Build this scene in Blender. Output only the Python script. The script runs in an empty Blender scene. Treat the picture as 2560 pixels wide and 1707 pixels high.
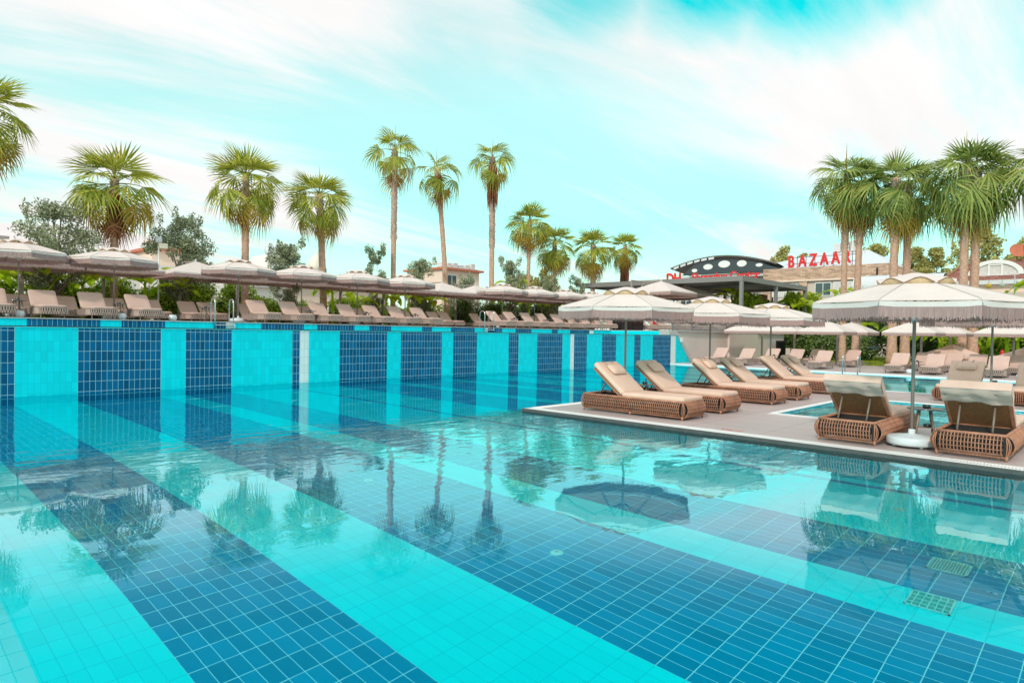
import bpy, bmesh, math, random
import numpy as np
from mathutils import Vector, Matrix
R = math.radians
PI = math.pi
random.seed(7)
scene = bpy.context.scene
col = scene.collection

# ------------------------------------------------------------------ camera
# frame: X along the tiled wall, Y towards it, Z up, pool water at z = 0
yaw, pit, rol = R(46.445), R(-0.8702), R(0.9122)
F = Vector((math.sin(yaw) * math.cos(pit), math.cos(yaw) * math.cos(pit), math.sin(pit)))
R0 = Vector((math.cos(yaw), -math.sin(yaw), 0))
U0 = R0.cross(F)
RT = R0 * math.cos(rol) + U0 * math.sin(rol)
UP = -R0 * math.sin(rol) + U0 * math.cos(rol)
cd = bpy.data.cameras.new('camera')
cam = bpy.data.objects.new('camera', cd)
col.objects.link(cam)
m = Matrix((RT, UP, -F)).transposed().to_4x4()
m.translation = Vector((0, 0, 1.65))
cam.matrix_world = m
cd.sensor_width = 36.0
cd.lens = 36.0 * 1634.975 / 2560
cd.clip_start = 0.05
cd.clip_end = 6000
scene.camera = cam

# ------------------------------------------------------------------ sky
SUN_EL, SUN_AZ = 34.0, 252.0      # azimuth: compass-like angle of the sun, measured from +Y towards +X
w = bpy.data.worlds.new("World")
scene.world = w
w.use_nodes = True
nt = w.node_tree
nt.nodes.clear()
N = nt.nodes.new
L = nt.links.new
out = N('ShaderNodeOutputWorld')
bg = N('ShaderNodeBackground')
sky = N('ShaderNodeTexSky')
sky.sky_type = 'NISHITA'
sky.sun_disc = False
sky.sun_elevation = R(SUN_EL)
sky.sun_rotation = R(SUN_AZ)
sky.altitude = 0
sky.air_density = 1.0
sky.dust_density = 0.6
tc = N('ShaderNodeTexCoord')


def wm(op, a, b=None, clamp=False):
    n = N('ShaderNodeMath')
    n.operation = op
    n.use_clamp = clamp
    for i, v in enumerate((a, b)):
        if v is None:
            continue
        if isinstance(v, (int, float)):
            n.inputs[i].default_value = v
        else:
            L(v, n.inputs[i])
    return n.outputs[0]


# turquoise grading of the clear sky
tint = N('ShaderNodeMix'); tint.data_type = 'RGBA'; tint.blend_type = 'MULTIPLY'
tint.inputs[0].default_value = 1.0
L(sky.outputs[0], tint.inputs[6])
tint.inputs[7].default_value = (0.02, 2.2, 1.42, 1)
sep = N('ShaderNodeSeparateXYZ')
L(tc.outputs['Generated'], sep.inputs[0])
zz = wm('ADD', wm('MAXIMUM', sep.outputs[2], 0.0), 0.16)
cmb = N('ShaderNodeCombineXYZ')
L(wm('DIVIDE', sep.outputs[0], zz), cmb.inputs[0])
L(wm('DIVIDE', sep.outputs[1], zz), cmb.inputs[1])
mp = N('ShaderNodeMapping')
mp.inputs['Rotation'].default_value = (0, 0, R(32))
mp.inputs['Scale'].default_value = (0.36, 1.35, 1)
mp.inputs['Location'].default_value = (3.1, 0.7, 0)
L(cmb.outputs[0], mp.inputs[0])
n1 = N('ShaderNodeTexNoise')
n1.inputs['Scale'].default_value = 1.15
n1.inputs['Detail'].default_value = 9
n1.inputs['Roughness'].default_value = 0.62
n1.inputs['Distortion'].default_value = 0.5
L(mp.outputs[0], n1.inputs[0])
n2 = N('ShaderNodeTexNoise')
n2.inputs['Scale'].default_value = 0.5
n2.inputs['Detail'].default_value = 3
L(mp.outputs[0], n2.inputs[0])


def skydir(px, py):
    v = RT * (px - 1280) - UP * (py - 853.5) + F * 1634.975
    return v.normalized()


def blob(px, py, r0, r1):
    d = N('ShaderNodeVectorMath'); d.operation = 'DOT_PRODUCT'
    L(tc.outputs['Generated'], d.inputs[0])
    d.inputs[1].default_value = skydir(px, py)
    mr = N('ShaderNodeMapRange')
    mr.interpolation_type = 'SMOOTHSTEP'
    L(d.outputs['Value'], mr.inputs[0])
    mr.inputs[1].default_value = math.cos(R(r1))
    mr.inputs[2].default_value = math.cos(R(r0))
    return mr.outputs[0]


cov = wm('ADD', wm('MULTIPLY', n1.outputs[0], 1.9), wm('MULTIPLY', n2.outputs[0], 0.4))
# openings in the cloud veil (clearer air) and its thickest part
gap = wm('MAXIMUM', wm('MAXIMUM', blob(2080, -210, 1, 12.5), blob(1800, -185, 1, 11)), blob(1480, -230, 1, 11.5))
cov = wm('SUBTRACT', cov, wm('MULTIPLY', blob(1150, 380, 1, 17), 0.08))
cov = wm('ADD', cov, wm('MULTIPLY', blob(350, 60, 1, 22), 0.30))
cov = wm('ADD', cov, wm('MULTIPLY', blob(2350, 250, 1, 14), 0.22))
mr = N('ShaderNodeMapRange')
mr.interpolation_type = 'SMOOTHSTEP'
L(cov, mr.inputs[0])
mr.inputs[1].default_value = 0.98
mr.inputs[2].default_value = 1.42
mr.inputs[3].default_value = 0.54
# the veil thickens towards the horizon
hz = N('ShaderNodeMapRange')
hz.interpolation_type = 'SMOOTHSTEP'
L(sep.outputs[2], hz.inputs[0])
hz.inputs[1].default_value = 0.38
hz.inputs[2].default_value = -0.02
hz.inputs[3].default_value = 0.0
hz.inputs[4].default_value = 0.92
msk = wm('MAXIMUM', mr.outputs[0], hz.outputs[0])
# clear patch high up, frayed by the fine cloud noise
n3 = N('ShaderNodeTexNoise'); n3.inputs['Scale'].default_value = 2.6; n3.inputs['Detail'].default_value = 8; n3.inputs['Roughness'].default_value = 0.6
L(mp.outputs[0], n3.inputs[0])
g2 = N('ShaderNodeMapRange'); g2.interpolation_type = 'SMOOTHSTEP'
L(wm('SUBTRACT', wm('MULTIPLY', gap, 1.7), wm('MULTIPLY', n3.outputs[0], 1.5)), g2.inputs[0])
g2.inputs[1].default_value = -0.35; g2.inputs[2].default_value = 1.05
msk = wm('SUBTRACT', msk, wm('MULTIPLY', g2.outputs[0], 0.85), True)
# unseen white veil overhead, added to neutralise the cyan sky light
ov_ = N('ShaderNodeMapRange'); ov_.interpolation_type = 'SMOOTHSTEP'
L(sep.outputs[2], ov_.inputs[0])
ov_.inputs[1].default_value = 0.55; ov_.inputs[2].default_value = 0.75
msk = wm('MAXIMUM', msk, ov_.outputs[0])
mx = N('ShaderNodeMix'); mx.data_type = 'RGBA'
L(msk, mx.inputs[0])
L(tint.outputs[2], mx.inputs[6])
# cloud colour, a little pinkish near the horizon (values divided by the background strength)
cc = N('ShaderNodeMix'); cc.data_type = 'RGBA'
hz2 = N('ShaderNodeMapRange')
L(sep.outputs[2], hz2.inputs[0])
hz2.inputs[1].default_value = 0.02
hz2.inputs[2].default_value = 0.22
L(hz2.outputs[0], cc.inputs[0])
SK = 0.13
cc.inputs[6].default_value = (0.86 / SK, 0.80 / SK, 0.77 / SK, 1)
cc.inputs[7].default_value = (0.90 / SK, 0.885 / SK, 0.88 / SK, 1)
cv = N('ShaderNodeHueSaturation')
L(cc.outputs[2], cv.inputs['Color'])
L(wm('ADD', wm('MULTIPLY', n3.outputs[0], 0.24), 0.86), cv.inputs['Value'])
L(cv.outputs[0], mx.inputs[7])
L(mx.outputs[2], bg.inputs[0])
bg.inputs[1].default_value = SK
L(bg.outputs[0], out.inputs[0])

sl = bpy.data.lights.new('sun', 'SUN')
sl.energy = 2.1
sl.angle = R(4)
sl.color = (1.0, 0.89, 0.80)
so = bpy.data.objects.new('sun', sl)
col.objects.link(so)
sd = Vector((math.sin(R(SUN_AZ)) * math.cos(R(SUN_EL)), math.cos(R(SUN_AZ)) * math.cos(R(SUN_EL)), math.sin(R(SUN_EL))))
so.rotation_euler = (-sd).to_track_quat('-Z', 'Y').to_euler()
scene.view_settings.view_transform = 'Standard'
scene.view_settings.look = 'None'
scene.view_settings.gamma = 1
scene.view_settings.exposure = 0.18
try:
    scene.cycles.max_bounces = 12
    scene.cycles.transparent_max_bounces = 12
    scene.cycles.transmission_bounces = 10
    scene.cycles.diffuse_bounces = 4
    scene.cycles.caustics_refractive = True
    scene.cycles.caustics_reflective = True
    scene.cycles.sample_clamp_indirect = 6.0
except Exception:
    pass


# ------------------------------------------------------------------ helpers
class MB:
    """collects shapes and links them as ONE mesh object"""

    def __init__(s):
        s.v = []; s.f = []; s.mi = []; s.sm = []

    def add(s, vs, fs, mi=0, M=None, smooth=False):
        o = len(s.v)
        if M is not None:
            vs = [M @ Vector(v) for v in vs]
        s.v += [tuple(v) for v in vs]
        s.f += [tuple(i + o for i in f) for f in fs]
        s.mi += [mi] * len(fs)
        s.sm += [smooth] * len(fs)
        return s

    def box(s, x0, x1, y0, y1, z0, z1, mi=0, M=None):
        vs = [(x, y, z) for z in (z0, z1) for y in (y0, y1) for x in (x0, x1)]
        return s.add(vs, [(0, 2, 3, 1), (4, 5, 7, 6), (0, 1, 5, 4), (2, 6, 7, 3), (0, 4, 6, 2), (1, 3, 7, 5)], mi, M)

    def rbox(s, x0, x1, y0, y1, z0, z1, r=0.03, mi=0, M=None, rc=None, puff=0.0, nx=1, ny=1):
        """soft slab: rounded plan corners (rc) and rounded rims (r)"""
        rc = rc or r
        ring = []
        for cx, cy, a0 in ((x1 - rc, y1 - rc, 0), (x0 + rc, y1 - rc, 90), (x0 + rc, y0 + rc, 180), (x1 - rc, y0 + rc, 270)):
            for k in range(5):
                a = R(a0 + 22.5 * k)
                ring.append((cx, cy, math.cos(a), math.sin(a)))
        n = len(ring)
        prof = [(-r, 0), (-r * .3, r * .3), (0, r), (0, (z1 - z0) - r), (-r * .3, (z1 - z0) - r * .3), (-r, z1 - z0)]
        vs = []
        for dr, dz in prof:
            for cx, cy, ca, sa in ring:
                vs.append((cx + ca * (rc + dr), cy + sa * (rc + dr), z0 + dz))
        fs = []
        for k in range(len(prof) - 1):
            for i in range(n):
                j = (i + 1) % n
                fs.append((k * n + i, k * n + j, (k + 1) * n + j, (k + 1) * n + i))
        cx, cy = (x0 + x1) / 2, (y0 + y1) / 2
        b = len(vs); vs.append((cx, cy, z0)); vs.append((cx, cy, z1 + puff))
        t = (len(prof) - 1) * n
        # inner ring gives a domed top
        ir = len(vs)
        for k in range(n):
            X, Y, _ = vs[t + k]
            vs.append((cx + (X - cx) * .7, cy + (Y - cy) * .86, z1 + puff * .8))
        for i in range(n):
            j = (i + 1) % n
            fs.append((j, i, b))
            fs.append((t + i, t + j, ir + j, ir + i))
            fs.append((ir + i, ir + j, b + 1))
        return s.add(vs, fs, mi, M, True)

    def tube(s, pts, r, n=6, mi=0, M=None, smooth=True, cap=True):
        pts = [Vector(p) for p in pts]
        k = len(pts)
        rs = r if isinstance(r, (list, tuple)) else [r] * k
        vs = []
        prev = None
        for i, p in enumerate(pts):
            d = (pts[min(i + 1, k - 1)] - pts[max(i - 1, 0)])
            if d.length < 1e-9:
                d = Vector((0, 0, 1))
            d.normalize()
            if prev is None:
                a = Vector((0, 0, 1)) if abs(d.z) < 0.9 else Vector((1, 0, 0))
                u = d.cross(a).normalized()
            else:
                u = (prev - d * prev.dot(d))
                u = u.normalized() if u.length > 1e-6 else d.orthogonal().normalized()
            prev = u
            v = d.cross(u)
            for j in range(n):
                t = 2 * PI * j / n
                vs.append(p + (u * math.cos(t) + v * math.sin(t)) * rs[i])
        fs = [(i * n + j, i * n + (j + 1) % n, (i + 1) * n + (j + 1) % n, (i + 1) * n + j) for i in range(k - 1) for j in range(n)]
        if cap:
            fs.append(tuple(range(n))[::-1])
            fs.append(tuple((k - 1) * n + j for j in range(n)))
        return s.add(vs, fs, mi, M, smooth)

    def lathe(s, prof, n=16, c=(0, 0, 0), mi=0, M=None, smooth=True, ph=0.0):
        vs = [(c[0] + r * math.cos(2 * PI * j / n + ph), c[1] + r * math.sin(2 * PI * j / n + ph), c[2] + z) for r, z in prof for j in range(n)]
        k = len(prof)
        fs = [(i * n + j, i * n + (j + 1) % n, (i + 1) * n + (j + 1) % n, (i + 1) * n + j) for i in range(k - 1) for j in range(n)]
        return s.add(vs, fs, mi, M, smooth)

    def ext(s, poly, z0, z1, mi=0, M=None):
        n = len(poly)
        vs = [(p[0], p[1], z0) for p in poly] + [(p[0], p[1], z1) for p in poly]
        fs = [tuple(range(n))[::-1], tuple(range(n, 2 * n))] + [(i, (i + 1) % n, n + (i + 1) % n, n + i) for i in range(n)]
        return s.add(vs, fs, mi, M)

    def build(s, name, mats, parent=None):
        me = bpy.data.meshes.new(name)
        me.from_pydata(s.v, [], s.f)
        if not isinstance(mats, (list, tuple)):
            mats = [mats]
        for mt in mats:
            me.materials.append(mt)
        me.polygons.foreach_set('material_index', s.mi)
        me.polygons.foreach_set('use_smooth', s.sm)
        me.update()
        o = bpy.data.objects.new(name, me)
        col.objects.link(o)
        if parent is not None:
            o.parent = parent
        return o


def tag(o, label=None, cat=None, group=None, kind=None):
    if label: o['label'] = label
    if cat: o['category'] = cat
    if group: o['group'] = group
    if kind: o['kind'] = kind
    return o


def empty(name, loc, rz=0, label=None, cat=None, group=None, s=1.0):
    o = bpy.data.objects.new(name, None)
    col.objects.link(o)
    o.location = loc
    o.rotation_euler = (0, 0, rz)
    o.scale = (s, s, s)
    o.empty_display_size = 0.1
    return tag(o, label, cat, group)


def dup(o, parent=None):
    c = o.copy()
    col.objects.link(c)
    c.parent = parent
    for ch in list(o.children):
        dup(ch, c)
    return c


class Proto:
    """first use hands out the original, later uses hand out copies"""

    def __init__(s, root):
        s.root = root; s.used = False

    def put(s, loc, rz=0, label=None, cat=None, group=None, sc=None):
        o = s.root if not s.used else dup(s.root)
        s.used = True
        o.location = loc
        o.rotation_euler = (0, 0, rz)
        if sc: o.scale = (sc, sc, sc)
        tag(o, label, cat, group)
        return o


ORD = ['first', 'second', 'third', 'fourth', 'fifth', 'sixth', 'seventh', 'eighth', 'ninth', 'tenth', 'eleventh', 'twelfth', 'thirteenth', 'fourteenth', 'fifteenth', 'sixteenth', 'seventeenth', 'eighteenth', 'nineteenth', 'twentieth', 'twenty-first', 'twenty-second', 'twenty-third', 'twenty-fourth', 'twenty-fifth']

# ------------------------------------------------------------------ materials
MT = {}


def mat(name, colr=(0.5, 0.5, 0.5), rough=0.6, metal=0.0, spec=0.5, noise=0.0, nscale=5.0, bump=0.0, bscale=60.0, coat=0.0):
    m = bpy.data.materials.new(name)
    m.use_nodes = True
    t = m.node_tree
    b = t.nodes['Principled BSDF']
    b.inputs['Base Color'].default_value = (*colr, 1)
    b.inputs['Roughness'].default_value = rough
    b.inputs['Metallic'].default_value = metal
    b.inputs['Specular IOR Level'].default_value = spec
    b.inputs['Coat Weight'].default_value = coat
    tcx = t.nodes.new('ShaderNodeTexCoord')
    if noise > 0:
        n = t.nodes.new('ShaderNodeTexNoise')
        n.inputs['Scale'].default_value = nscale
        n.inputs['Detail'].default_value = 5
        t.links.new(tcx.outputs['Object'], n.inputs['Vector'])
        h = t.nodes.new('ShaderNodeHueSaturation')
        h.inputs['Color'].default_value = (*colr, 1)
        mrr = t.nodes.new('ShaderNodeMapRange')
        mrr.inputs[1].default_value = 0.3; mrr.inputs[2].default_value = 0.7
        mrr.inputs[3].default_value = 1 - noise; mrr.inputs[4].default_value = 1 + noise
        t.links.new(n.outputs[0], mrr.inputs[0])
        t.links.new(mrr.outputs[0], h.inputs['Value'])
        t.links.new(h.outputs[0], b.inputs['Base Color'])
    if bump > 0:
        n = t.nodes.new('ShaderNodeTexNoise')
        n.inputs['Scale'].default_value = bscale
        n.inputs['Detail'].default_value = 4
        t.links.new(tcx.outputs['Object'], n.inputs['Vector'])
        bp = t.nodes.new('ShaderNodeBump')
        bp.inputs['Strength'].default_value = bump
        bp.inputs['Distance'].default_value = 0.02
        t.links.new(n.outputs[0], bp.inputs['Height'])
        t.links.new(bp.outputs[0], b.inputs['Normal'])
    MT[name] = m
    return m


def nmath(t, op, a, b=None, clamp=False):
    n = t.nodes.new('ShaderNodeMath')
    n.operation = op
    n.use_clamp = clamp
    for i, v in enumerate((a, b)):
        if v is None: continue
        if isinstance(v, (int, float)): n.inputs[i].default_value = v
        else: t.links.new(v, n.inputs[i])
    return n.outputs[0]


def tile_mat(name, colr, grout, axes, size, origin=(0, 0), gw=(0.008, 0.008), rough=0.25, var=0.12, stag=0.0, spec=0.5, noise=0.0, nsc=0.4, coat=0.0):
    """rectangular tiles with grout lines in object coordinates"""
    m = bpy.data.materials.new(name)
    m.use_nodes = True
    t = m.node_tree
    b = t.nodes['Principled BSDF']
    tcx = t.nodes.new('ShaderNodeTexCoord')
    sp = t.nodes.new('ShaderNodeSeparateXYZ')
    t.links.new(tcx.outputs['Object'], sp.inputs[0])
    ids, ln = [], []
    v = nmath(t, 'DIVIDE', nmath(t, 'SUBTRACT', sp.outputs[axes[1]], origin[1]), size[1])
    fv = nmath(t, 'FLOOR', v)
    u = nmath(t, 'DIVIDE', nmath(t, 'SUBTRACT', sp.outputs[axes[0]], origin[0]), size[0])
    if stag:
        u = nmath(t, 'ADD', u, nmath(t, 'MULTIPLY', fv, stag))
    for k, q in enumerate((u, v)):
        fl = nmath(t, 'FLOOR', q)
        ids.append(fl)
        fr = nmath(t, 'SUBTRACT', q, fl)
        d = nmath(t, 'MINIMUM', fr, nmath(t, 'SUBTRACT', 1.0, fr))
        ln.append(nmath(t, 'LESS_THAN', d, gw[k] / 2 / size[k]))
    g = nmath(t, 'MAXIMUM', ln[0], ln[1])
    cb = t.nodes.new('ShaderNodeCombineXYZ')
    t.links.new(ids[0], cb.inputs[0]); t.links.new(ids[1], cb.inputs[1])
    wn = t.nodes.new('ShaderNodeTexWhiteNoise')
    wn.noise_dimensions = '2D'
    t.links.new(cb.outputs[0], wn.inputs['Vector'])
    h = t.nodes.new('ShaderNodeHueSaturation')
    h.inputs['Color'].default_value = (*colr, 1)
    val = nmath(t, 'ADD', nmath(t, 'MULTIPLY', wn.outputs['Value'], 2 * var), 1 - var)
    if noise:
        n = t.nodes.new('ShaderNodeTexNoise'); n.inputs['Scale'].default_value = nsc; n.inputs['Detail'].default_value = 6
        t.links.new(tcx.outputs['Object'], n.inputs['Vector'])
        val = nmath(t, 'MULTIPLY', val, nmath(t, 'ADD', nmath(t, 'MULTIPLY', n.outputs[0], 2 * noise), 1 - noise))
    t.links.new(val, h.inputs['Value'])
    mxx = t.nodes.new('ShaderNodeMix'); mxx.data_type = 'RGBA'
    t.links.new(g, mxx.inputs[0])
    t.links.new(h.outputs[0], mxx.inputs[6])
    mxx.inputs[7].default_value = (*grout, 1)
    t.links.new(mxx.outputs[2], b.inputs['Base Color'])
    t.links.new(nmath(t, 'ADD', nmath(t, 'MULTIPLY', g, 0.4), rough), b.inputs['Roughness'])
    b.inputs['Specular IOR Level'].default_value = spec
    b.inputs['Coat Weight'].default_value = coat
    b.inputs['Coat Roughness'].default_value = 0.05
    bp = t.nodes.new('ShaderNodeBump')
    bp.inputs['Strength'].default_value = 0.25; bp.inputs['Distance'].default_value = 0.004
    t.links.new(nmath(t, 'SUBTRACT', 1.0, g), bp.inputs['Height'])
    t.links.new(bp.outputs[0], b.inputs['Normal'])
    MT[name] = m
    return m


def leaf_mat(name, c1, c2, trans=0.35, rough=0.5, third=None):
    """per-leaf colour variation (random per mesh island) with some light coming through"""
    m = bpy.data.materials.new(name)
    m.use_nodes = True
    t = m.node_tree
    t.nodes.clear()
    o = t.nodes.new('ShaderNodeOutputMaterial')
    g = t.nodes.new('ShaderNodeNewGeometry')
    cr = t.nodes.new('ShaderNodeValToRGB')
    cr.color_ramp.elements[0].color = (*c1, 1)
    cr.color_ramp.elements[1].color = (*c2, 1)
    cr.color_ramp.elements[1].position = 0.85
    if third:
        e = cr.color_ramp.elements.new(1.0); e.color = (*third, 1)
        cr.color_ramp.elements[1].position = 0.8
        e.position = 0.95
    t.links.new(g.outputs['Random Per Island'], cr.inputs[0])
    p = t.nodes.new('ShaderNodeBsdfPrincipled')
    p.inputs['Roughness'].default_value = rough
    p.inputs['Specular IOR Level'].default_value = 0.35
    tr = t.nodes.new('ShaderNodeBsdfTranslucent')
    ms = t.nodes.new('ShaderNodeMixShader')
    ms.inputs[0].default_value = trans
    t.links.new(cr.outputs[0], p.inputs['Base Color'])
    t.links.new(cr.outputs[0], tr.inputs['Color'])
    t.links.new(p.outputs[0], ms.inputs[1])
    t.links.new(tr.outputs[0], ms.inputs[2])
    t.links.new(ms.outputs[0], o.inputs[0])
    MT[name] = m
    return m


def glass_mat(name, colr, rough=0.05):
    return mat(name, colr, rough, spec=0.9)


P = 0.1225
DARK = (0.0, 0.105, 0.235)
CYAN = (0.0, 0.66, 0.76)
WHT = (0.72, 0.78, 0.78)
GR = (0.42, 0.75, 0.80)
for nm, c, var in (('dark', DARK, 0.26), ('cyan', CYAN, 0.07), ('white', WHT, 0.04)):
    gg = GR if nm == 'dark' else ((0.0, 0.50, 0.60) if nm == 'cyan' else (0.45, 0.52, 0.53))
    tile_mat('wall_tile_' + nm, c, gg, (0, 2), (P, 0.242), (2.955, 1.497 - 7 * 0.242), (0.0055, 0.0065), 0.3, var, spec=0.12)
    tile_mat('band_tile_' + nm, c, gg, (0, 2), (P, 0.242), (0, 1.59), (0.006, 0.006), 0.3, var, spec=0.12)
    gf = (0.20, 0.85, 0.92) if nm == 'dark' else ((0.0, 0.80, 0.88) if nm == 'cyan' else gg)
    tile_mat('floor_tile_' + nm, (0.0, 0.33, 0.55) if nm == 'dark' else ((0.0, 0.95, 1.0) if nm == 'cyan' else c), gf, (0, 1), (P, 0.245), (2.955, 0.03), (0.0055, 0.008), 0.4, var * .5, spec=0.03)
    tile_mat('side_tile_' + nm, c, gg, (1, 2), (P, 0.242), (0, 0), (0.008, 0.008), 0.4, var, spec=0.03)
tile_mat('floor_pale', (0.12, 0.92, 0.97), (0.0, 0.80, 0.86), (0, 1), (P, 0.245), (2.955, 0.03), (0.007, 0.010), 0.3, .03)
tile_mat('deck_paving', (0.48, 0.40, 0.39), (0.20, 0.165, 0.155), (0, 1), (0.62, 1.24), (10.31, 0.62), (0.008, 0.008), 0.45, 0.05, stag=0.0, noise=0.10, nsc=1.3)
tile_mat('brick_stone', (0.55, 0.36, 0.26), (0.34, 0.25, 0.20), (0, 2), (0.55, 0.16), (0, 0), (0.03, 0.03), 0.8, 0.30, stag=0.5, noise=0.1)
tile_mat('roof_tiles', (0.33, 0.135, 0.10), (0.10, 0.04, 0.035), (0, 1), (0.34, 0.22), (0, 0), (0.03, 0.05), 0.7, 0.22, stag=0.5)

mat('grate_white', (0.88, 0.88, 0.88), 0.5)
mat('grate_gap', (0.42, 0.42, 0.42), 0.7)
mat('stone_edge', (0.09, 0.075, 0.075), 0.35, noise=0.15, nscale=8)
mat('steel', (0.62, 0.64, 0.66), 0.22, metal=1.0)
mat('rattan', (0.42, 0.19, 0.115), 0.5, noise=0.25, nscale=9)
mat('rattan_dark', (0.30, 0.14, 0.075), 0.55, noise=0.2, nscale=14, bump=0.4, bscale=90)
tile_mat('rattan_weave', (0.40, 0.17, 0.07), (0.16, 0.07, 0.03), (0, 2), (0.03, 0.014), (0, 0), (0.004, 0.005), 0.5, 0.22, stag=0.5)
mat('shadow_frame', (0.018, 0.014, 0.013), 0.6)  # near-black; also colours the liner panels that imitate basket shade
mat('cushion_peach', (0.72, 0.50, 0.40), 0.85, noise=0.05, nscale=3, bump=0.25, bscale=5)
mat('cushion_cover', (0.72, 0.51, 0.435), 0.85, noise=0.07, nscale=3, bump=0.5, bscale=6)
mat('cushion_taupe', (0.56, 0.385, 0.33), 0.9, noise=0.05, nscale=3, bump=0.2, bscale=6)
mat('cushion_side', (0.46, 0.32, 0.28), 0.9, noise=0.05, nscale=3)
mat('rope_taupe', (0.46, 0.355, 0.31), 0.85, noise=0.2, nscale=30)
mat('rope_dark', (0.30, 0.225, 0.195), 0.85, noise=0.12, nscale=12)
mat('leg_taupe', (0.34, 0.245, 0.20), 0.6)
mat('metal_taupe', (0.27, 0.225, 0.20), 0.4)
mat('strut_grey', (0.22, 0.17, 0.145), 0.4)
mat('black', (0.012, 0.012, 0.013), 0.35)
mat('table_top', (0.10, 0.105, 0.11), 0.12, spec=0.8)
mat('table_leg', (0.30, 0.22, 0.18), 0.5)
mat('ashtray', (0.01, 0.03, 0.03), 0.15, spec=0.8)
mat('base_white', (0.66, 0.71, 0.75), 0.35, noise=0.05, nscale=4)
mat('pot_ceramic', (0.62, 0.72, 0.76), 0.15, noise=0.25, nscale=14)
mat('plastic_blue', (0.50, 0.66, 0.68), 0.4)
mat('hub_grey', (0.52, 0.55, 0.55), 0.4)
mat('grey_steel', (0.17, 0.17, 0.175), 0.45)
mat('pergola_grey', (0.22, 0.21, 0.205), 0.5)
mat('pergola_louvre', (0.10, 0.10, 0.105), 0.5)
mat('mast_grey', (0.32, 0.275, 0.25), 0.5)
mat('beige_wall', (0.62, 0.52, 0.485), 0.7, noise=0.06, nscale=0.7)
mat('stone_cap', (0.45, 0.43, 0.42), 0.6)
mat('lawn', (0.20, 0.26, 0.02), 0.9, noise=0.25, nscale=3)
mat('soil', (0.10, 0.07, 0.05), 0.9, noise=0.2, nscale=2)
mat('ground', (0.30, 0.26, 0.23), 0.9, noise=0.15, nscale=0.3)
mat('house_white', (0.80, 0.74, 0.70), 0.8, noise=0.03, nscale=0.6)
mat('house_cream', (0.78, 0.60, 0.50), 0.8, noise=0.04, nscale=0.6)
mat('house_grey', (0.62, 0.60, 0.60), 0.8)  # plain grey for a roof, a parapet and rooftop units
mat('terracotta', (0.50, 0.16, 0.09), 0.75, noise=0.15, nscale=2)
mat('window_glass', (0.05, 0.07, 0.08), 0.08, spec=0.9)
mat('curtain', (0.62, 0.60, 0.58), 0.8, noise=0.12, nscale=6)
mat('window_frame', (0.78, 0.78, 0.78), 0.5)
mat('panel_beige', (0.58, 0.50, 0.44), 0.7)
mat('awning_dark', (0.055, 0.07, 0.085), 0.6, noise=0.2, nscale=1)
mat('sign_black', (0.008, 0.008, 0.009), 0.5)
mat('sign_white', (0.8, 0.8, 0.8), 0.5)
mat('sign_red', (0.72, 0.02, 0.02), 0.4)
mat('hydrant_red', (0.65, 0.01, 0.02), 0.4)
mat('rust', (0.33, 0.11, 0.05), 0.8, noise=0.4, nscale=5)
mat('arch_dark', (0.05, 0.065, 0.075), 0.5)
mat('arch_frame', (0.17, 0.15, 0.15), 0.5)
mat('roof_sheet', (0.62, 0.66, 0.70), 0.3)
mat('white_paint', (0.80, 0.80, 0.80), 0.5)
mat('lamp_cream', (0.75, 0.68, 0.58), 0.5)
mat('pot_brown', (0.42, 0.22, 0.12), 0.6)
mat('lantern_yellow', (0.85, 0.55, 0.06), 0.6)
mat('flower', (0.75, 0.68, 0.62), 0.7)
mat('egg_metal', (0.05, 0.10, 0.115), 0.4)
mat('palm_trunk', (0.52, 0.32, 0.235), 0.85, noise=0.25, nscale=9, bump=0.8, bscale=18)
mat('palm_boot', (0.52, 0.40, 0.34), 0.85, noise=0.35, nscale=9)
mat('drain_white', (0.22, 0.90, 0.88), 0.5)
mat('drain_block', (0.0, 0.50, 0.45), 0.4)
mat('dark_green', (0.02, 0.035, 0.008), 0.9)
mat('bark', (0.22, 0.16, 0.13), 0.9, noise=0.3, nscale=8, bump=0.8, bscale=25)
leaf_mat('palm_leaf', (0.16, 0.23, 0.02), (0.60, 0.60, 0.09), 0.45, 0.35, third=(0.50, 0.44, 0.09))
leaf_mat('palm_leaf_cool', (0.12, 0.20, 0.045), (0.44, 0.52, 0.14), 0.4, 0.4, third=(0.46, 0.46, 0.12))
leaf_mat('palm_old', (0.42, 0.26, 0.04), (0.50, 0.36, 0.07), 0.3, 0.6)
leaf_mat('palm_dead', (0.30, 0.10, 0.05), (0.52, 0.24, 0.13), 0.25, 0.7)
leaf_mat('olive_leaf', (0.13, 0.16, 0.08), (0.56, 0.60, 0.40), 0.35, 0.5)
leaf_mat('hedge_leaf', (0.07, 0.17, 0.015), (0.66, 0.78, 0.10), 0.35, 0.35)
leaf_mat('bright_leaf', (0.24, 0.36, 0.02), (0.50, 0.56, 0.05), 0.3, 0.45)
leaf_mat('bush_leaf', (0.035, 0.07, 0.015), (0.17, 0.25, 0.06), 0.2, 0.4)
leaf_mat('far_leaf', (0.26, 0.27, 0.08), (0.60, 0.55, 0.20), 0.35, 0.6)
leaf_mat('banana_leaf', (0.30, 0.50, 0.015), (0.74, 0.84, 0.05), 0.55, 0.35)
leaf_mat('grass_blade', (0.14, 0.20, 0.015), (0.30, 0.35, 0.03), 0.3, 0.6)


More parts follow.
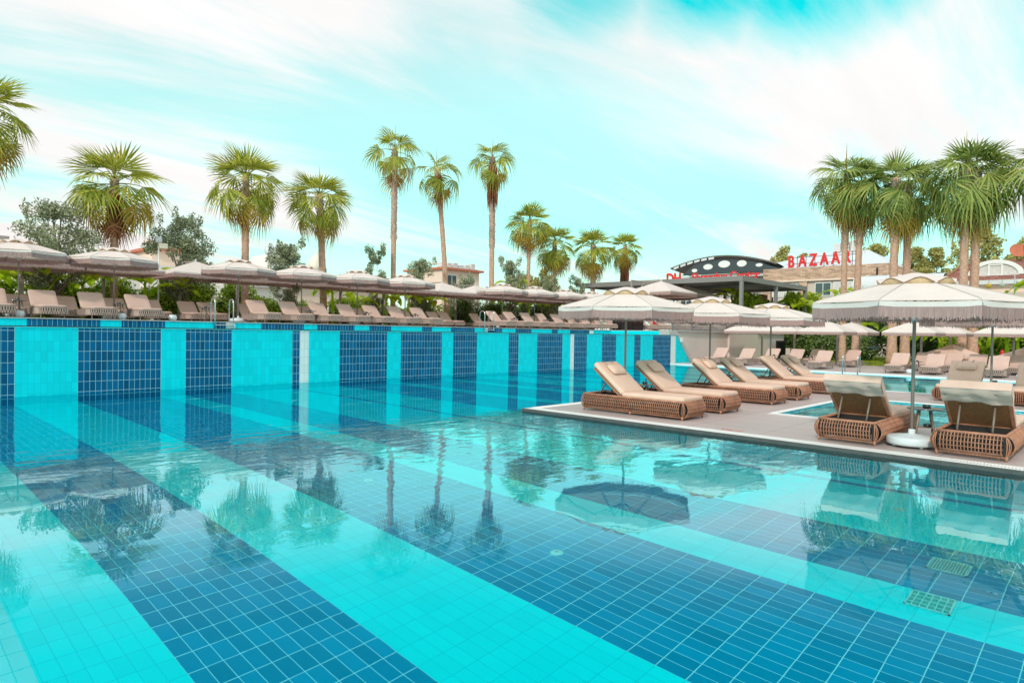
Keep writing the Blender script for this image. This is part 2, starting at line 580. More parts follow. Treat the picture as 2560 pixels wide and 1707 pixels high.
def canvas_mat(name, colr, folds=0.4):
    m = mat(name, colr, 0.85, noise=0.04, nscale=2.5, bump=folds, bscale=4.0)
    t = m.node_tree
    b = t.nodes['Principled BSDF']
    o = [n for n in t.nodes if n.type == 'OUTPUT_MATERIAL'][0]
    tr = t.nodes.new('ShaderNodeBsdfTranslucent')
    tr.inputs['Color'].default_value = (0.85, 0.60, 0.34, 1)
    ms = t.nodes.new('ShaderNodeMixShader')
    ms.inputs[0].default_value = 0.16
    t.links.new(b.outputs[0], ms.inputs[1]); t.links.new(tr.outputs[0], ms.inputs[2])
    t.links.new(ms.outputs[0], o.inputs[0])
    return m


canvas_mat('canvas', (0.77, 0.69, 0.665))
mat('canvas_seam', (0.50, 0.46, 0.42), 0.9)
mat('canvas_flap', (0.70, 0.52, 0.31), 0.85)


def fringe_mat():
    m = mat('fringe', (0.40, 0.262, 0.245), 0.9)
    t = m.node_tree
    b = t.nodes['Principled BSDF']
    tcx = t.nodes.new('ShaderNodeTexCoord')
    sp = t.nodes.new('ShaderNodeSeparateXYZ')
    t.links.new(tcx.outputs['Object'], sp.inputs[0])
    at = nmath(t, 'ARCTAN2', sp.outputs[1], sp.outputs[0])
    cb = t.nodes.new('ShaderNodeCombineXYZ')
    t.links.new(nmath(t, 'MULTIPLY', at, 60.0), cb.inputs[0])
    t.links.new(nmath(t, 'MULTIPLY', sp.outputs[2], 3.0), cb.inputs[1])
    n = t.nodes.new('ShaderNodeTexNoise'); n.inputs['Scale'].default_value = 2.0; n.inputs['Detail'].default_value = 3
    t.links.new(cb.outputs[0], n.inputs['Vector'])
    h = t.nodes.new('ShaderNodeHueSaturation')
    h.inputs['Color'].default_value = (0.40, 0.262, 0.245, 1)
    t.links.new(nmath(t, 'ADD', nmath(t, 'MULTIPLY', n.outputs[0], 0.9), 0.55), h.inputs['Value'])
    t.links.new(h.outputs[0], b.inputs['Base Color'])


fringe_mat()


def water_mat(name, amp=1.0, tint=(0.93, 1.0, 1.0), churn=False):
    m = bpy.data.materials.new(name)
    m.use_nodes = True
    t = m.node_tree
    t.nodes.clear()
    o = t.nodes.new('ShaderNodeOutputMaterial')
    g = t.nodes.new('ShaderNodeBsdfGlass')
    g.inputs['IOR'].default_value = 1.333
    g.inputs['Roughness'].default_value = 0.0
    g.inputs['Color'].default_value = (*tint, 1)
    tcx = t.nodes.new('ShaderNodeTexCoord')
    mp = t.nodes.new('ShaderNodeMapping')
    mp.inputs['Rotation'].default_value = (0, 0, R(47))
    mp.inputs['Scale'].default_value = (0.75, 1.5, 1)
    t.links.new(tcx.outputs['Object'], mp.inputs[0])
    a = t.nodes.new('ShaderNodeTexNoise'); a.inputs['Scale'].default_value = 5.5 if churn else 3.2; a.inputs['Detail'].default_value = 3.0
    a.inputs['Roughness'].default_value = 0.45
    a.inputs['Distortion'].default_value = 0.4
    b = t.nodes.new('ShaderNodeTexNoise'); b.inputs['Scale'].default_value = 0.9; b.inputs['Detail'].default_value = 1
    c = t.nodes.new('ShaderNodeTexNoise'); c.inputs['Scale'].default_value = 0.16; c.inputs['Detail'].default_value = 2
    for n in (a, b, c):
        t.links.new(mp.outputs[0], n.inputs['Vector'])
    # where the breeze touches the surface (patches)
    sp = t.nodes.new('ShaderNodeSeparateXYZ')
    t.links.new(tcx.outputs['Object'], sp.inputs[0])
    dg = nmath(t, 'ADD', nmath(t, 'ADD', nmath(t, 'MULTIPLY', sp.outputs[0], 0.70), nmath(t, 'MULTIPLY', sp.outputs[1], 0.71)), nmath(t, 'MULTIPLY', b.outputs[0], 1.6))
    bnd = nmath(t, 'MULTIPLY', nmath(t, 'DIVIDE', nmath(t, 'SUBTRACT', dg, 7.6), 2.0, True), nmath(t, 'DIVIDE', nmath(t, 'SUBTRACT', 14.2, dg), 2.2, True))
    pr_ = t.nodes.new('ShaderNodeMapRange')
    t.links.new(c.outputs[0], pr_.inputs[0])
    pr_.inputs[1].default_value = 0.42; pr_.inputs[2].default_value = 0.66
    pr_.inputs[3].default_value = 0.16; pr_.inputs[4].default_value = 1.0
    hgt = nmath(t, 'ADD', nmath(t, 'MULTIPLY', nmath(t, 'MULTIPLY', a.outputs[0], nmath(t, 'ADD', nmath(t, 'MULTIPLY', pr_.outputs[0], 0.6), nmath(t, 'MULTIPLY', bnd, 2.0))), 0.0135 * amp),
                nmath(t, 'MULTIPLY', b.outputs[0], 0.012 * amp))
    bp = t.nodes.new('ShaderNodeBump')
    bp.inputs['Strength'].default_value = 1.0
    bp.inputs['Distance'].default_value = 1.0
    t.links.new(hgt, bp.inputs['Height'])
    # weak mirror at steep view angles, full mirror at grazing ones (curve hand-set to imitate graded reflections)
    rf = t.nodes.new('ShaderNodeBsdfRefraction'); rf.inputs['IOR'].default_value = 1.333; rf.inputs['Roughness'].default_value = 0.0
    rf.inputs['Color'].default_value = (*tint, 1)
    gl = t.nodes.new('ShaderNodeBsdfGlossy'); gl.inputs['Roughness'].default_value = 0.0
    gl.inputs['Color'].default_value = (0.66, 0.96, 1, 1)
    fz = t.nodes.new('ShaderNodeFresnel'); fz.inputs['IOR'].default_value = 1.333
    for n in (rf, gl, fz):
        t.links.new(bp.outputs[0], n.inputs['Normal'])
    cr = t.nodes.new('ShaderNodeValToRGB')
    e = cr.color_ramp.elements
    e[0].position = 0.06; e[0].color = (0, 0, 0, 1)
    e[1].position = 1.0; e[1].color = (1, 1, 1, 1)
    for p_, v_ in ((0.105, 0.01), (0.135, 0.05), (0.16, 0.19), (0.195, 0.38), (0.27, 0.50), (0.42, 0.62)):
        q = e.new(p_); q.color = (v_, v_, v_, 1)
    t.links.new(fz.outputs[0], cr.inputs[0])
    gc = t.nodes.new('ShaderNodeValToRGB')  # cyan grading of the reflections put into the gloss colour
    ge = gc.color_ramp.elements
    ge[0].position = 0.22; ge[0].color = (0.74, 0.97, 1, 1)
    ge[1].position = 0.55; ge[1].color = (0.36, 0.84, 0.90, 1)
    t.links.new(fz.outputs[0], gc.inputs[0]); t.links.new(gc.outputs[0], gl.inputs['Color'])
    ms = t.nodes.new('ShaderNodeMixShader')
    t.links.new(cr.outputs[0], ms.inputs[0])
    t.links.new(rf.outputs[0], ms.inputs[1]); t.links.new(gl.outputs[0], ms.inputs[2])
    t.links.new(ms.outputs[0], o.inputs['Surface'])
    t.nodes.remove(g)
    MT[name] = m
    return m


water_mat('water_surface', 0.20)
water_mat('water_churned', 5.0, churn=True)

# ------------------------------------------------------------------ pool, walls, decks, ground
WY = 18.28          # tiled wall
ZT = 1.83           # raised terrace
XE = 10.04          # pool edge of the peninsula
ZD = 0.06


def strips(name, bounds, ax, fixed, lo, hi, mats_):
    """bounds: [(x0, x1, colour)]; sheet split into coloured stripes. ax 'wall' (x,z at y=fixed) or 'floor' (x,y at z=fixed)"""
    mb = MB()
    key = {'d': 0, 'c': 1, 'w': 2, 'p': 3}
    for x0, x1, c in bounds:
        if ax == 'wall':
            mb.add([(x0, fixed, lo), (x1, fixed, lo), (x1, fixed, hi), (x0, fixed, hi)], [(0, 1, 2, 3)], key[c])
        else:
            mb.add([(x0, lo, fixed), (x1, lo, fixed), (x1, hi, fixed), (x0, hi, fixed)], [(0, 1, 2, 3)], key[c])
    return mb


wb = [-20, -1.35, -0.1, 0.5, 1.73, 2.96, 4.18, 6.02, 6.62, 7.86, 9.67, 9.91, 10.21, 11.29, 13.10, 13.68, 15.51, 16.07, 17.27, 19.04, 19.62, 20.78, 22.46, 23.03, 23.29, 24.24, 25.43, 26.58, 28.20, 28.76, 29.95, 31.78, 32.30]
wc = 'cdcccd' [0:5] + 'cdcdcdwcdcdcdcdcdcwdcdcdcdw'
# explicit list, left to right
wc = ['c', 'd', 'c', 'c', 'd', 'c', 'd', 'c', 'd', 'c', 'd', 'w', 'c', 'd', 'c', 'd', 'c', 'd', 'c', 'd', 'c', 'd', 'c', 'w', 'd', 'c', 'd', 'c', 'd', 'c', 'd', 'w']
segs = [(wb[i], wb[i + 1], wc[i]) for i in range(len(wc))]
WM = [MT['wall_tile_dark'], MT['wall_tile_cyan'], MT['wall_tile_white']]
mb = strips('pool_wall', segs, 'wall', WY, -1.7, 1.585, None)
wall = mb.build('pool_wall', WM)
tag(wall, 'tall pool wall striped in dark blue and turquoise tiles', 'wall')
# sloping end of the wall
mb = MB()
mb.add([(32.30, WY, -1.7), (34.0, WY, -1.7), (34.0, WY, 0.0), (32.42, WY, 1.585), (32.30, WY, 1.585)], [(0, 1, 2, 3, 4)])
mb.build('sloping_end', MT['wall_tile_cyan'], wall)
mb = MB()
v = Vector((1.58, 0, -1.585)).normalized()
nrm = Vector((-v.z, 0, v.x))
a, b_ = Vector((32.36, 0, 1.62)), Vector((34.02, 0, 0.0))
pts = [a, b_, b_ + Vector((0.27, 0, 0)), a + Vector((0.23, 0, 0.05))]
mb.add([(p.x, WY - .06, p.z) for p in pts] + [(p.x, WY + .2, p.z) for p in pts], [(0, 1, 2, 3), (7, 6, 5, 4), (0, 4, 5, 1), (1, 5, 6, 2), (2, 6, 7, 3), (3, 7, 4, 0)])
mb.build('coping', MT['stone_cap'], wall)
mb = MB().box(-20, 32.3, WY - 0.012, WY + .22, 1.585, 1.606)
mb.build('overflow_lip', MT['black'], wall)
mb = MB().box(-20, 32.3, WY - 0.02, WY - .012, 1.572, 1.582)
mb.build('grout_line', MT['floor_pale'], wall)
mb = MB().box(31.55, 32.45, WY - 0.03, WY + .6, 1.60, 1.835)
mb.build('corner_block', MT['stone_cap'], wall)
# depth marker on the coping
mb = MB().box(32.66, 32.95, WY - .085, WY - .065, 1.22, 1.47)
pl = mb.build('depth_sign', MT['white_paint'], wall)

fl_b = [-20, -1.35, -0.1, 0.975, 1.73, 2.955, 4.18, 6.0175, 6.63, 7.855, 9.68, 9.83, 11.29, 13.10, 13.68, 15.51, 16.07, 17.27, 19.04, 19.62, 20.78, 22.46, 23.29, 24.24, 25.43, 26.58, 28.20, 28.76, 29.95, 31.8]
fl_c = ['c', 'd', 'c', 'c', 'c', 'd', 'c', 'd', 'c', 'd', 'c', 'd', 'c', 'd', 'c', 'd', 'c', 'd', 'c', 'd', 'c', 'd', 'c', 'd', 'c', 'd', 'c', 'd', 'c']
fl_c = ['c', 'd', 'c', 'c', 'd', 'c', 'd', 'c', 'd', 'c', 'd', 'c', 'd', 'c', 'd', 'c', 'd', 'c', 'd', 'c', 'd', 'c', 'd', 'c', 'd', 'c', 'd', 'c', 'd']
fl_c[2] = 'p'
fs_ = [(fl_b[i], fl_b[i + 1], fl_c[i]) for i in range(len(fl_c))]
mb = strips('pool_floor', fs_, 'floor', -1.70, -14, WY, None)
FM = [MT['floor_tile_dark'], MT['floor_tile_cyan'], MT['floor_tile_white'], MT['floor_pale']]
tag(mb.build('pool_floor', FM), kind='structure')
# pool sides (turquoise)
mb = MB()
PX1, PX2, PYE, FX = XE, 22.0, 9.22, 31.75
def side(x0, y0, x1, y1):
    mb.add([(x0, y0, -1.7), (x1, y1, -1.7), (x1, y1, -0.02), (x0, y0, -0.02)], [(0, 1, 2, 3)])
side(PX1, -14, PX1, PYE); side(PX1, PYE, PX2, PYE); side(PX2, PYE, PX2, -14); side(FX, -14, FX, WY); side(-20, -14, -20, WY); side(-20, -14, PX1, -14); side(PX2, -14, FX, -14)
tag(mb.build('pool_sides', MT['side_tile_cyan']), kind='structure')
# teal pool: darker inner bench lines visible on the floor are the stripes themselves

def sheet(rects, z, name, mt, kind='structure'):
    mb = MB()
    for x0, x1, y0, y1 in rects:
        mb.add([(x0, y0, z), (x1, y0, z), (x1, y1, z), (x0, y1, z)], [(0, 1, 2, 3)])
    return tag(mb.build(name, mt), kind=kind)


sheet([(-20, PX1, -14, WY), (PX1, PX2, PYE, WY), (PX2, FX, -14, WY)], 0.0, 'water', MT['water_surface'])
sheet([(-20, 32.3, WY + .2, 22.6)], 1.600, 'upper_pool_water', MT['water_surface'])

# peninsula deck, with a small square pool let into it
JX0, JX1, JY1 = 13.55, 18.5, 5.30
mb = MB()
mb.box(XE + .27, PX2 - .27, JY1 + .12, PYE - .27, -0.4, ZD)
mb.box(XE + .27, JX0 - .30, -14, JY1 + .12, -0.4, ZD)
mb.box(JX1 + .12, PX2 - .27, -14, JY1 + .12, -0.4, ZD)
mb.box(JX0 - .30, JX1 + .12, -14, -1.5, -0.4, ZD)
tag(mb.build('deck', MT['deck_paving']), kind='structure')
mb = MB()
mb.box(XE, PX2, PYE - .035, PYE, -0.35, ZD - .004)
mb.box(XE, XE + .035, -14, PYE - .035, -0.35, ZD - .004)
mb.box(PX2 - .035, PX2, -14, PYE - .035, -0.35, ZD - .004)
tag(mb.build('pool_edge', MT['stone_edge']), kind='structure')


def grate(mb, x0, x1, y0, y1, z, step=0.032):
    """white slotted overflow grating: bars across the short side"""
    if x1 - x0 < y1 - y0:
        n = int((y1 - y0) / step)
        for k in range(n):
            y = y0 + k * step
            mb.box(x0 + .012, x1 - .012, y, y + step * .62, z - .02, z)
        mb.box(x0, x0 + .012, y0, y1, z - .03, z + .001); mb.box(x1 - .012, x1, y0, y1, z - .03, z + .001)
    else:
        n = int((x1 - x0) / step)
        for k in range(n):
            x = x0 + k * step
            mb.box(x, x + step * .62, y0 + .012, y1 - .012, z - .02, z)
        mb.box(x0, x1, y0, y0 + .012, z - .03, z + .001); mb.box(x0, x1, y1 - .012, y1, z - .03, z + .001)


mb = MB()
grate(mb, XE + .035, XE + .27, -2.5, PYE - .035, ZD, 0.036)
grate(mb, XE + .27, PX2 - .035, PYE - .27, PYE - .035, ZD, 0.05)
mb.box(XE + .035, XE + .27, -14, -2.5, ZD - .03, ZD)
mb.box(PX2 - .27, PX2 - .035, -14, PYE - .27, ZD - .03, ZD)
og = mb.build('overflow_grating', MT['grate_white'])
tag(og, 'white slotted overflow grating running along the edge of the lower deck', 'grating')
mb = MB()
mb.box(XE + .035, XE + .27, -2.5, PYE - .035, -0.3, ZD - .035); mb.box(XE + .27, PX2 - .035, PYE - .27, PYE - .035, -0.3, ZD - .035)
mb.build('channel', MT['grate_gap'], og)
# small pool
mb = MB()
grate(mb, JX0 - .30, JX0 - .02, -1.5, JY1 + .12, ZD, 0.04)
grate(mb, JX0 - .02, JX1 + .12, JY1, JY1 + .12, ZD, 0.05)
mb.box(JX1, JX1 + .12, -1.5, JY1, ZD - .03, ZD)
mb.box(JX0 - .30, JX0 - .02, -1.5, JY1 + .12, -.3, ZD - .03, 1)
jg = mb.build('spa_grating', [MT['grate_white'], MT['grate_gap']])
tag(jg, 'white slotted grating framing the small bubbling pool', 'grating')
mb = MB()
mb.add([(JX0 - .02, -1.5, -0.8), (JX1, -1.5, -.8), (JX1, JY1, -.8), (JX0 - .02, JY1, -.8)], [(0, 1, 2, 3)])
for a, b_ in (((JX0 - .02, -1.5), (JX0 - .02, JY1)), ((JX0 - .02, JY1), (JX1, JY1)), ((JX1, JY1), (JX1, -1.5)), ((JX1, -1.5), (JX0 - .02, -1.5))):
    mb.add([(a[0], a[1], -.8), (b_[0], b_[1], -.8), (b_[0], b_[1], .04), (a[0], a[1], .04)], [(0, 1, 2, 3)], 0)
tag(mb.build('spa_floor', [MT['side_tile_cyan']]), kind='structure')
sheet([(JX0 - .02, JX1, -1.5, JY1)], 0.025, 'spa_water', MT['water_churned'])

# far lower deck, lawn and beds
mb = MB()
mb.box(FX + .06, 40.2, -14, WY + .3, -0.4, ZD)
tag(mb.build('far_deck', MT['deck_paving']), kind='structure')
mb = MB()
mb.box(FX, FX + .06, -14, WY, -.3, ZD - .004)
tag(mb.build('far_pool_edge', MT['grate_white']), kind='structure')
sheet([(40.2, 62, -30, WY + .3)], 0.05, 'lawn', MT['lawn'])
# grass blades on the part of the lawn one sees
rg = np.random.RandomState(3)
mb = MB()
for k in range(5200):
    x = 40.3 + rg.rand() * 14; y = 9.0 + rg.rand() * 6.5
    hh = .04 + rg.rand() * .05; a = rg.rand() * 6.28; dx, dy = .03 * math.cos(a), .03 * math.sin(a)
    mb.add([(x - dx, y - dy, .05), (x + dx, y + dy, .05), (x + rg.randn() * .02, y + rg.randn() * .02, .05 + hh)], [(0, 1, 2)])
tag(mb.build('grass', MT['grass_blade']), 'short yellow green lawn grass beyond the far lower deck', 'grass', kind='stuff')

# raised terrace with its facing band
bx = [-20, -2.5, -0.7, 0.0, 1.9, 3.93, 5.74, 6.31, 7.56, 9.09, 9.5, 9.82, 10.75, 12.42, 12.96, 14.62, 15.32, 16.39, 18.05, 18.59, 19.7, 21.19, 21.88, 22.07, 23.06, 24.01, 25.22, 26.85, 27.35, 28.43, 30.19, 30.57, 32.3]
bc = ['c', 'd', 'c', 'd', 'c', 'd', 'c', 'd', 'c', 'd', 'w', 'c', 'd', 'c', 'd', 'c', 'd', 'c', 'd', 'c', 'd', 'c', 'w', 'd', 'c', 'd', 'c', 'd', 'c', 'd', 'w', 'c']
mb = strips('b', [(bx[i], bx[i + 1], bc[i]) for i in range(len(bc))], 'wall', 22.6, 1.0, 1.80, None)
mb.add([(32.3, 22.6, 1.0), (32.3, WY + .2, 1.0), (32.3, WY + .2, 1.80), (32.3, 22.6, 1.80)], [(0, 1, 2, 3)], 1)
mb.add([(-20, WY + .2, 1.0), (32.3, WY + .2, 1.0), (32.3, 22.6, 1.0), (-20, 22.6, 1.0)], [(0, 1, 2, 3)], 1)
mb.add([(-20, WY + .2, 1.0), (32.3, WY + .2, 1.0), (32.3, WY + .2, 1.6), (-20, WY + .2, 1.6)], [(0, 1, 2, 3)], 1)
tb = mb.build('upper_pool_band', [MT['band_tile_dark'], MT['band_tile_cyan'], MT['band_tile_white']])
tag(tb, kind='structure')
mb = MB()
mb.box(-200, 32.3, 22.57, 34, 1.80, ZT)
mb.box(32.3, 48.3, WY + .25, 34, 1.80, ZT)
tag(mb.build('terrace', MT['deck_paving']), kind='structure')
mb = MB()
mb.box(34.2, 48.3, WY + .25, WY + .45, -0.3, 1.80)
mb.box(32.5, 34.2, WY + .21, WY + .45, -0.3, 1.80)
mb.box(48.1, 48.3, WY + .45, 34, -0.3, 1.80)
bwall = mb.build('terrace_wall', MT['beige_wall'])
tag(bwall, 'smooth beige retaining wall below the terrace railing', 'wall')
MB().box(39.2, 43.5, WY + .13, WY + .25, -0.1, 1.80).build('projecting_panel', MT['beige_wall'], bwall)
MB().box(32.5, 48.4, WY + .08, WY + .5, 1.80, 1.86).build('wall_cap', MT['stone_cap'], bwall)
# planter box at the end of the wall
mb = MB().box(48.3, 52.5, WY - .2, WY + .1, -.1, .75)
tag(mb.build('planter_wall', MT['beige_wall']), 'low pale planter wall at the right end of the beige retaining wall', 'wall')
# ground reaching to the horizon
mb = MB()
B = 3500
for x0, x1, y0, y1 in ((-B, -20, -B, B), (-20, 40.2, -B, -14), (40.2, B, -B, B), (-20, 40.2, 34, B)):
    mb.add([(x0, y0, 0.0), (x1, y0, 0.0), (x1, y1, 0.0), (x0, y1, 0.0)], [(0, 1, 2, 3)])
tag(mb.build('ground', MT['ground']), kind='structure')
sheet([(-200, 48.3, 34, 300)], 1.4, 'street', MT['ground'])

# ------------------------------------------------------------------ wicker sun lounger (foot -y, head +y)
def basket_profile(t):
    """bulge outwards and height along a cane, t 0 bottom..1 top"""
    return 0.085 * math.sin(PI * t) ** 0.75, 0.05 + 0.285 * t


def make_wicker(pillow=True, folded=False):
    root = empty('wicker_lounger', (0, 0, 0))
    HX, HY = 0.385, 1.135
    base = MB()
    rr = 0.0078
    per = []
    n = 52
    for k in range(n + 1):
        per.append((-HX, -HY + .05 + (2 * HY - .1) * k / n, -1, 0)); per.append((HX, -HY + .05 + (2 * HY - .1) * k / n, 1, 0))
    n = 17
    for k in range(n + 1):
        per.append((-HX + .05 + (2 * HX - .1) * k / n, -HY, 0, -1)); per.append((-HX + .05 + (2 * HX - .1) * k / n, HY, 0, 1))
    for x, y, nx, ny in per:
        pts = []
        for j in range(7):
            b, z = basket_profile(j / 6)
            pts.append((x + nx * b, y + ny * b, z))
        base.tube(pts, rr, 4, cap=False)
    for lv in (.16, .38, .6, .82):
        b, z = basket_profile(lv)
        b += .005
        for sgn in (-1, 1):
            base.tube([(sgn * (HX + b), -HY + .03, z), (sgn * (HX + b), HY - .03, z)], .0055, 4)
            base.tube([(-HX + .03, sgn * (HY + b), z), (HX - .03, sgn * (HY + b), z)], .0055, 4)
    # top rim wrapped with cane, bottom rim
    for z, r in ((.335, .022), (.055, .014)):
        c = [(-HX, -HY, z), (HX, -HY, z), (HX, HY, z), (-HX, HY, z), (-HX, -HY, z)]
        for i in range(4):
            base.tube([c[i], c[i + 1]], r, 6)
    # curved corner canes
    for sx in (-1, 1):
        for sy in (-1, 1):
            for q in (20, 45, 70):
                a = R(q)
                pts = []
                for j in range(7):
                    b, z = basket_profile(j / 6)
                    b = b * .75
                    pts.append((sx * (HX - .01 + b * math.cos(a)), sy * (HY - .01 + b * math.sin(a)), z))
                base.tube(pts, rr * .9, 4, cap=False)
    base.build('basket', MT['rattan'], root)
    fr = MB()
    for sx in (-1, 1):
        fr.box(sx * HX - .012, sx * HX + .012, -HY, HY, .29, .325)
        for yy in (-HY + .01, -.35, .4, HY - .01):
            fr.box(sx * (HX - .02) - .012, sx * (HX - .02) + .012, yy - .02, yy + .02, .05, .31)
    for sx in (-1, 1):  # added near-black liner panels imitating the shade behind the canes
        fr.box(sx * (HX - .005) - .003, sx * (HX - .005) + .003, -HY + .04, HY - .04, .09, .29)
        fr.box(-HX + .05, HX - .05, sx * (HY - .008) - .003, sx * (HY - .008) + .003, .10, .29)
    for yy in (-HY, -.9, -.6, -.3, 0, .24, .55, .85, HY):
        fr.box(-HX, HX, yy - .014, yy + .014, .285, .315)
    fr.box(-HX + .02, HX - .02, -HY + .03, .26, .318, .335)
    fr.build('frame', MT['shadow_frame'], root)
    for sx in (-1, 1):
        for yy in (-HY + .01, 0.0, HY - .01):
            g = MB().tube([(sx * HX, yy, 0), (sx * HX, yy, .07)], [.016, .024], 7)
            g.build('leg', MT['rattan'], root)
    seat = MB().rbox(-HX + .0, HX - .0, -HY - .01, .215, .338, .425, .028, rc=.05, puff=.012)
    seat.build('seat_cushion', MT['cushion_peach'], root)
    # backrest, hinged at y = .22, z = .335
    ang = 39.0
    M = Matrix.Translation((0, .20, .335)) @ Matrix.Rotation(R(ang), 4, 'X')
    bk = MB()
    bk.box(-HX + .02, HX - .02, 0, .80, -.022, 0, 0, M)
    bk.build('backrest', MT['rattan_weave'], root)
    bf = MB()
    for sx in (-1, 1):
        bf.box(sx * (HX - .015) - .022, sx * (HX - .015) + .022, 0, .86, -.035, .008, 0, M)
    bf.box(-HX + .03, HX - .03, .80, .86, -.035, .004, 0, M)
    bf.box(-HX + .03, HX - .03, -.02, .06, -.035, .004, 0, M)
    bf.build('backrest_frame', MT['rattan_dark'] if not folded else MT['rattan'], root)
    bc_ = MB().rbox(-HX - .005, HX + .005, .02, .93, .01, .105, .03, rc=.05, M=M, puff=.012)
    bc = bc_.build('back_cushion', MT['cushion_peach'], root)
    if folded:   # the hood that holds the cushion on the frame, seen from behind
        hd = MB()
        nx, ny = 14, 6
        rs = random.Random(5)
        vs = []
        for j in range(ny + 1):
            for i in range(nx + 1):
                u = i / nx; vv = j / ny
                x = -HX - .018 + (2 * HX + .036) * u
                yy = .955 - .30 * vv - .01 * math.sin(u * 9)
                off = -.05 - .012 * math.sin(u * 17 + vv * 3) - .010 * math.sin(vv * 14 + u * 4)
                if j == 0: off = -.02; yy = .957
                vs.append((x, yy, off))
        fs = [(j * (nx + 1) + i, j * (nx + 1) + i + 1, (j + 1) * (nx + 1) + i + 1, (j + 1) * (nx + 1) + i) for j in range(ny) for i in range(nx)]
        hd.add(vs, fs, 0, M, True)
        # sides and crown of the hood
        for sx in (-1, 1):
            x = sx * (HX + .018)
            hd.add([(x, .955, -.02), (x, .64, -.05), (x, .66, .09), (x, .955, .10)], [(0, 1, 2, 3)], 0, M)
        hd.add([(-HX - .018, .957, -.03), (HX + .018, .957, -.03), (HX + .018, .957, .10), (-HX - .018, .957, .10)], [(0, 1, 2, 3)], 0, M)
        hd.rbox(-HX - .016, HX + .016, .64, .955, .0, .112, .03, rc=.05, M=M)
        hd.build('cushion_hood', MT['cushion_cover'], root)
    for sx in (-1, 1):
        s_ = M @ Vector((sx * .20, .58, -.035))
        g = MB().tube([s_, (sx * .20, s_.y + .19, .33)], .014, 7)
        g.build('support_strut', MT['strut_grey'], root)
    if pillow:
        Mp = M @ Matrix.Translation((0, .63, .155))
        pl_ = MB()
        nx, ny = 12, 8
        for sgn in (1, -1):
            vs = []
            for j in range(ny + 1):
                for i in range(nx + 1):
                    u = 2 * i / nx - 1; vv = 2 * j / ny - 1
                    e = max(0, (1 - u ** 4)) ** .5 * max(0, (1 - vv ** 4)) ** .5
                    px = .235 * u * (1 - .05 * vv * vv); py = .135 * vv * (1 - .06 * u * u)
                    vs.append((px, py, sgn * .062 * e + .004 * math.sin(u * 13 + vv * 3) * e))
            fs = [(j * (nx + 1) + i, j * (nx + 1) + i + 1, (j + 1) * (nx + 1) + i + 1, (j + 1) * (nx + 1) + i) for j in range(ny) for i in range(nx)]
            if sgn < 0: fs = [f[::-1] for f in fs]
            pl_.add(vs, fs, 0, Mp, True)
        plo = pl_.build('pillow', MT['cushion_peach'], root)
        for sx in (-.1, .1):
            st = MB()
            st.add([(sx - .008, .70, .128), (sx + .008, .70, .128), (sx * 1.3 + .008, .935, .121), (sx * 1.3 - .008, .935, .121)], [(0, 1, 2, 3)], 0, M)
            st.box(sx * 1.3 - .008, sx * 1.3 + .008, .935, .94, -.03, .121, 0, M)
            st.build('strap', MT['strut_grey'], plo)
    return root


WP = Proto(make_wicker(True))
WN = Proto(make_wicker(False))
WB = Proto(make_wicker(False, True))
GW = 'wicker sun loungers round the lower pool deck'
fx = [(11.23, 'wicker lounger at the corner of the lower deck, nearest the water, with pillow'),
      (12.77, 'wicker lounger with pillow, just right of the corner one, past a small round table'),
      (15.32, 'wicker lounger with pillow, third in the row of six, left of the second small table'),
      (16.87, 'wicker lounger with pillow, fourth in the row of six, right of the second small table'),
      (19.40, 'wicker lounger with bare backrest and no pillow, fifth in the row of six'),
      (20.95, 'wicker lounger with pillow at the far end of the row of six')]
for i, (x, lb) in enumerate(fx):
    (WN if i == 4 else WP).put((x, 7.10, ZD), 0, lb, 'sun lounger', GW)
WB.put((11.70, 3.10, ZD), R(90), 'wicker lounger seen from behind, left of the big parasol pole, canvas hood over its top', 'sun lounger', GW)
WB.put((11.68, 1.55, ZD), R(90), 'wicker lounger seen from behind, right of the white parasol base, canvas hood over its top', 'sun lounger', GW)
WP.put((20.75, 3.28, ZD), R(-90), 'wicker lounger facing the camera with oblong pillow, beyond the small bubbling pool', 'sun lounger', GW)
WP.put((20.75, 1.78, ZD), R(-90), 'wicker lounger facing the camera, cut off by the right picture edge', 'sun lounger', GW)


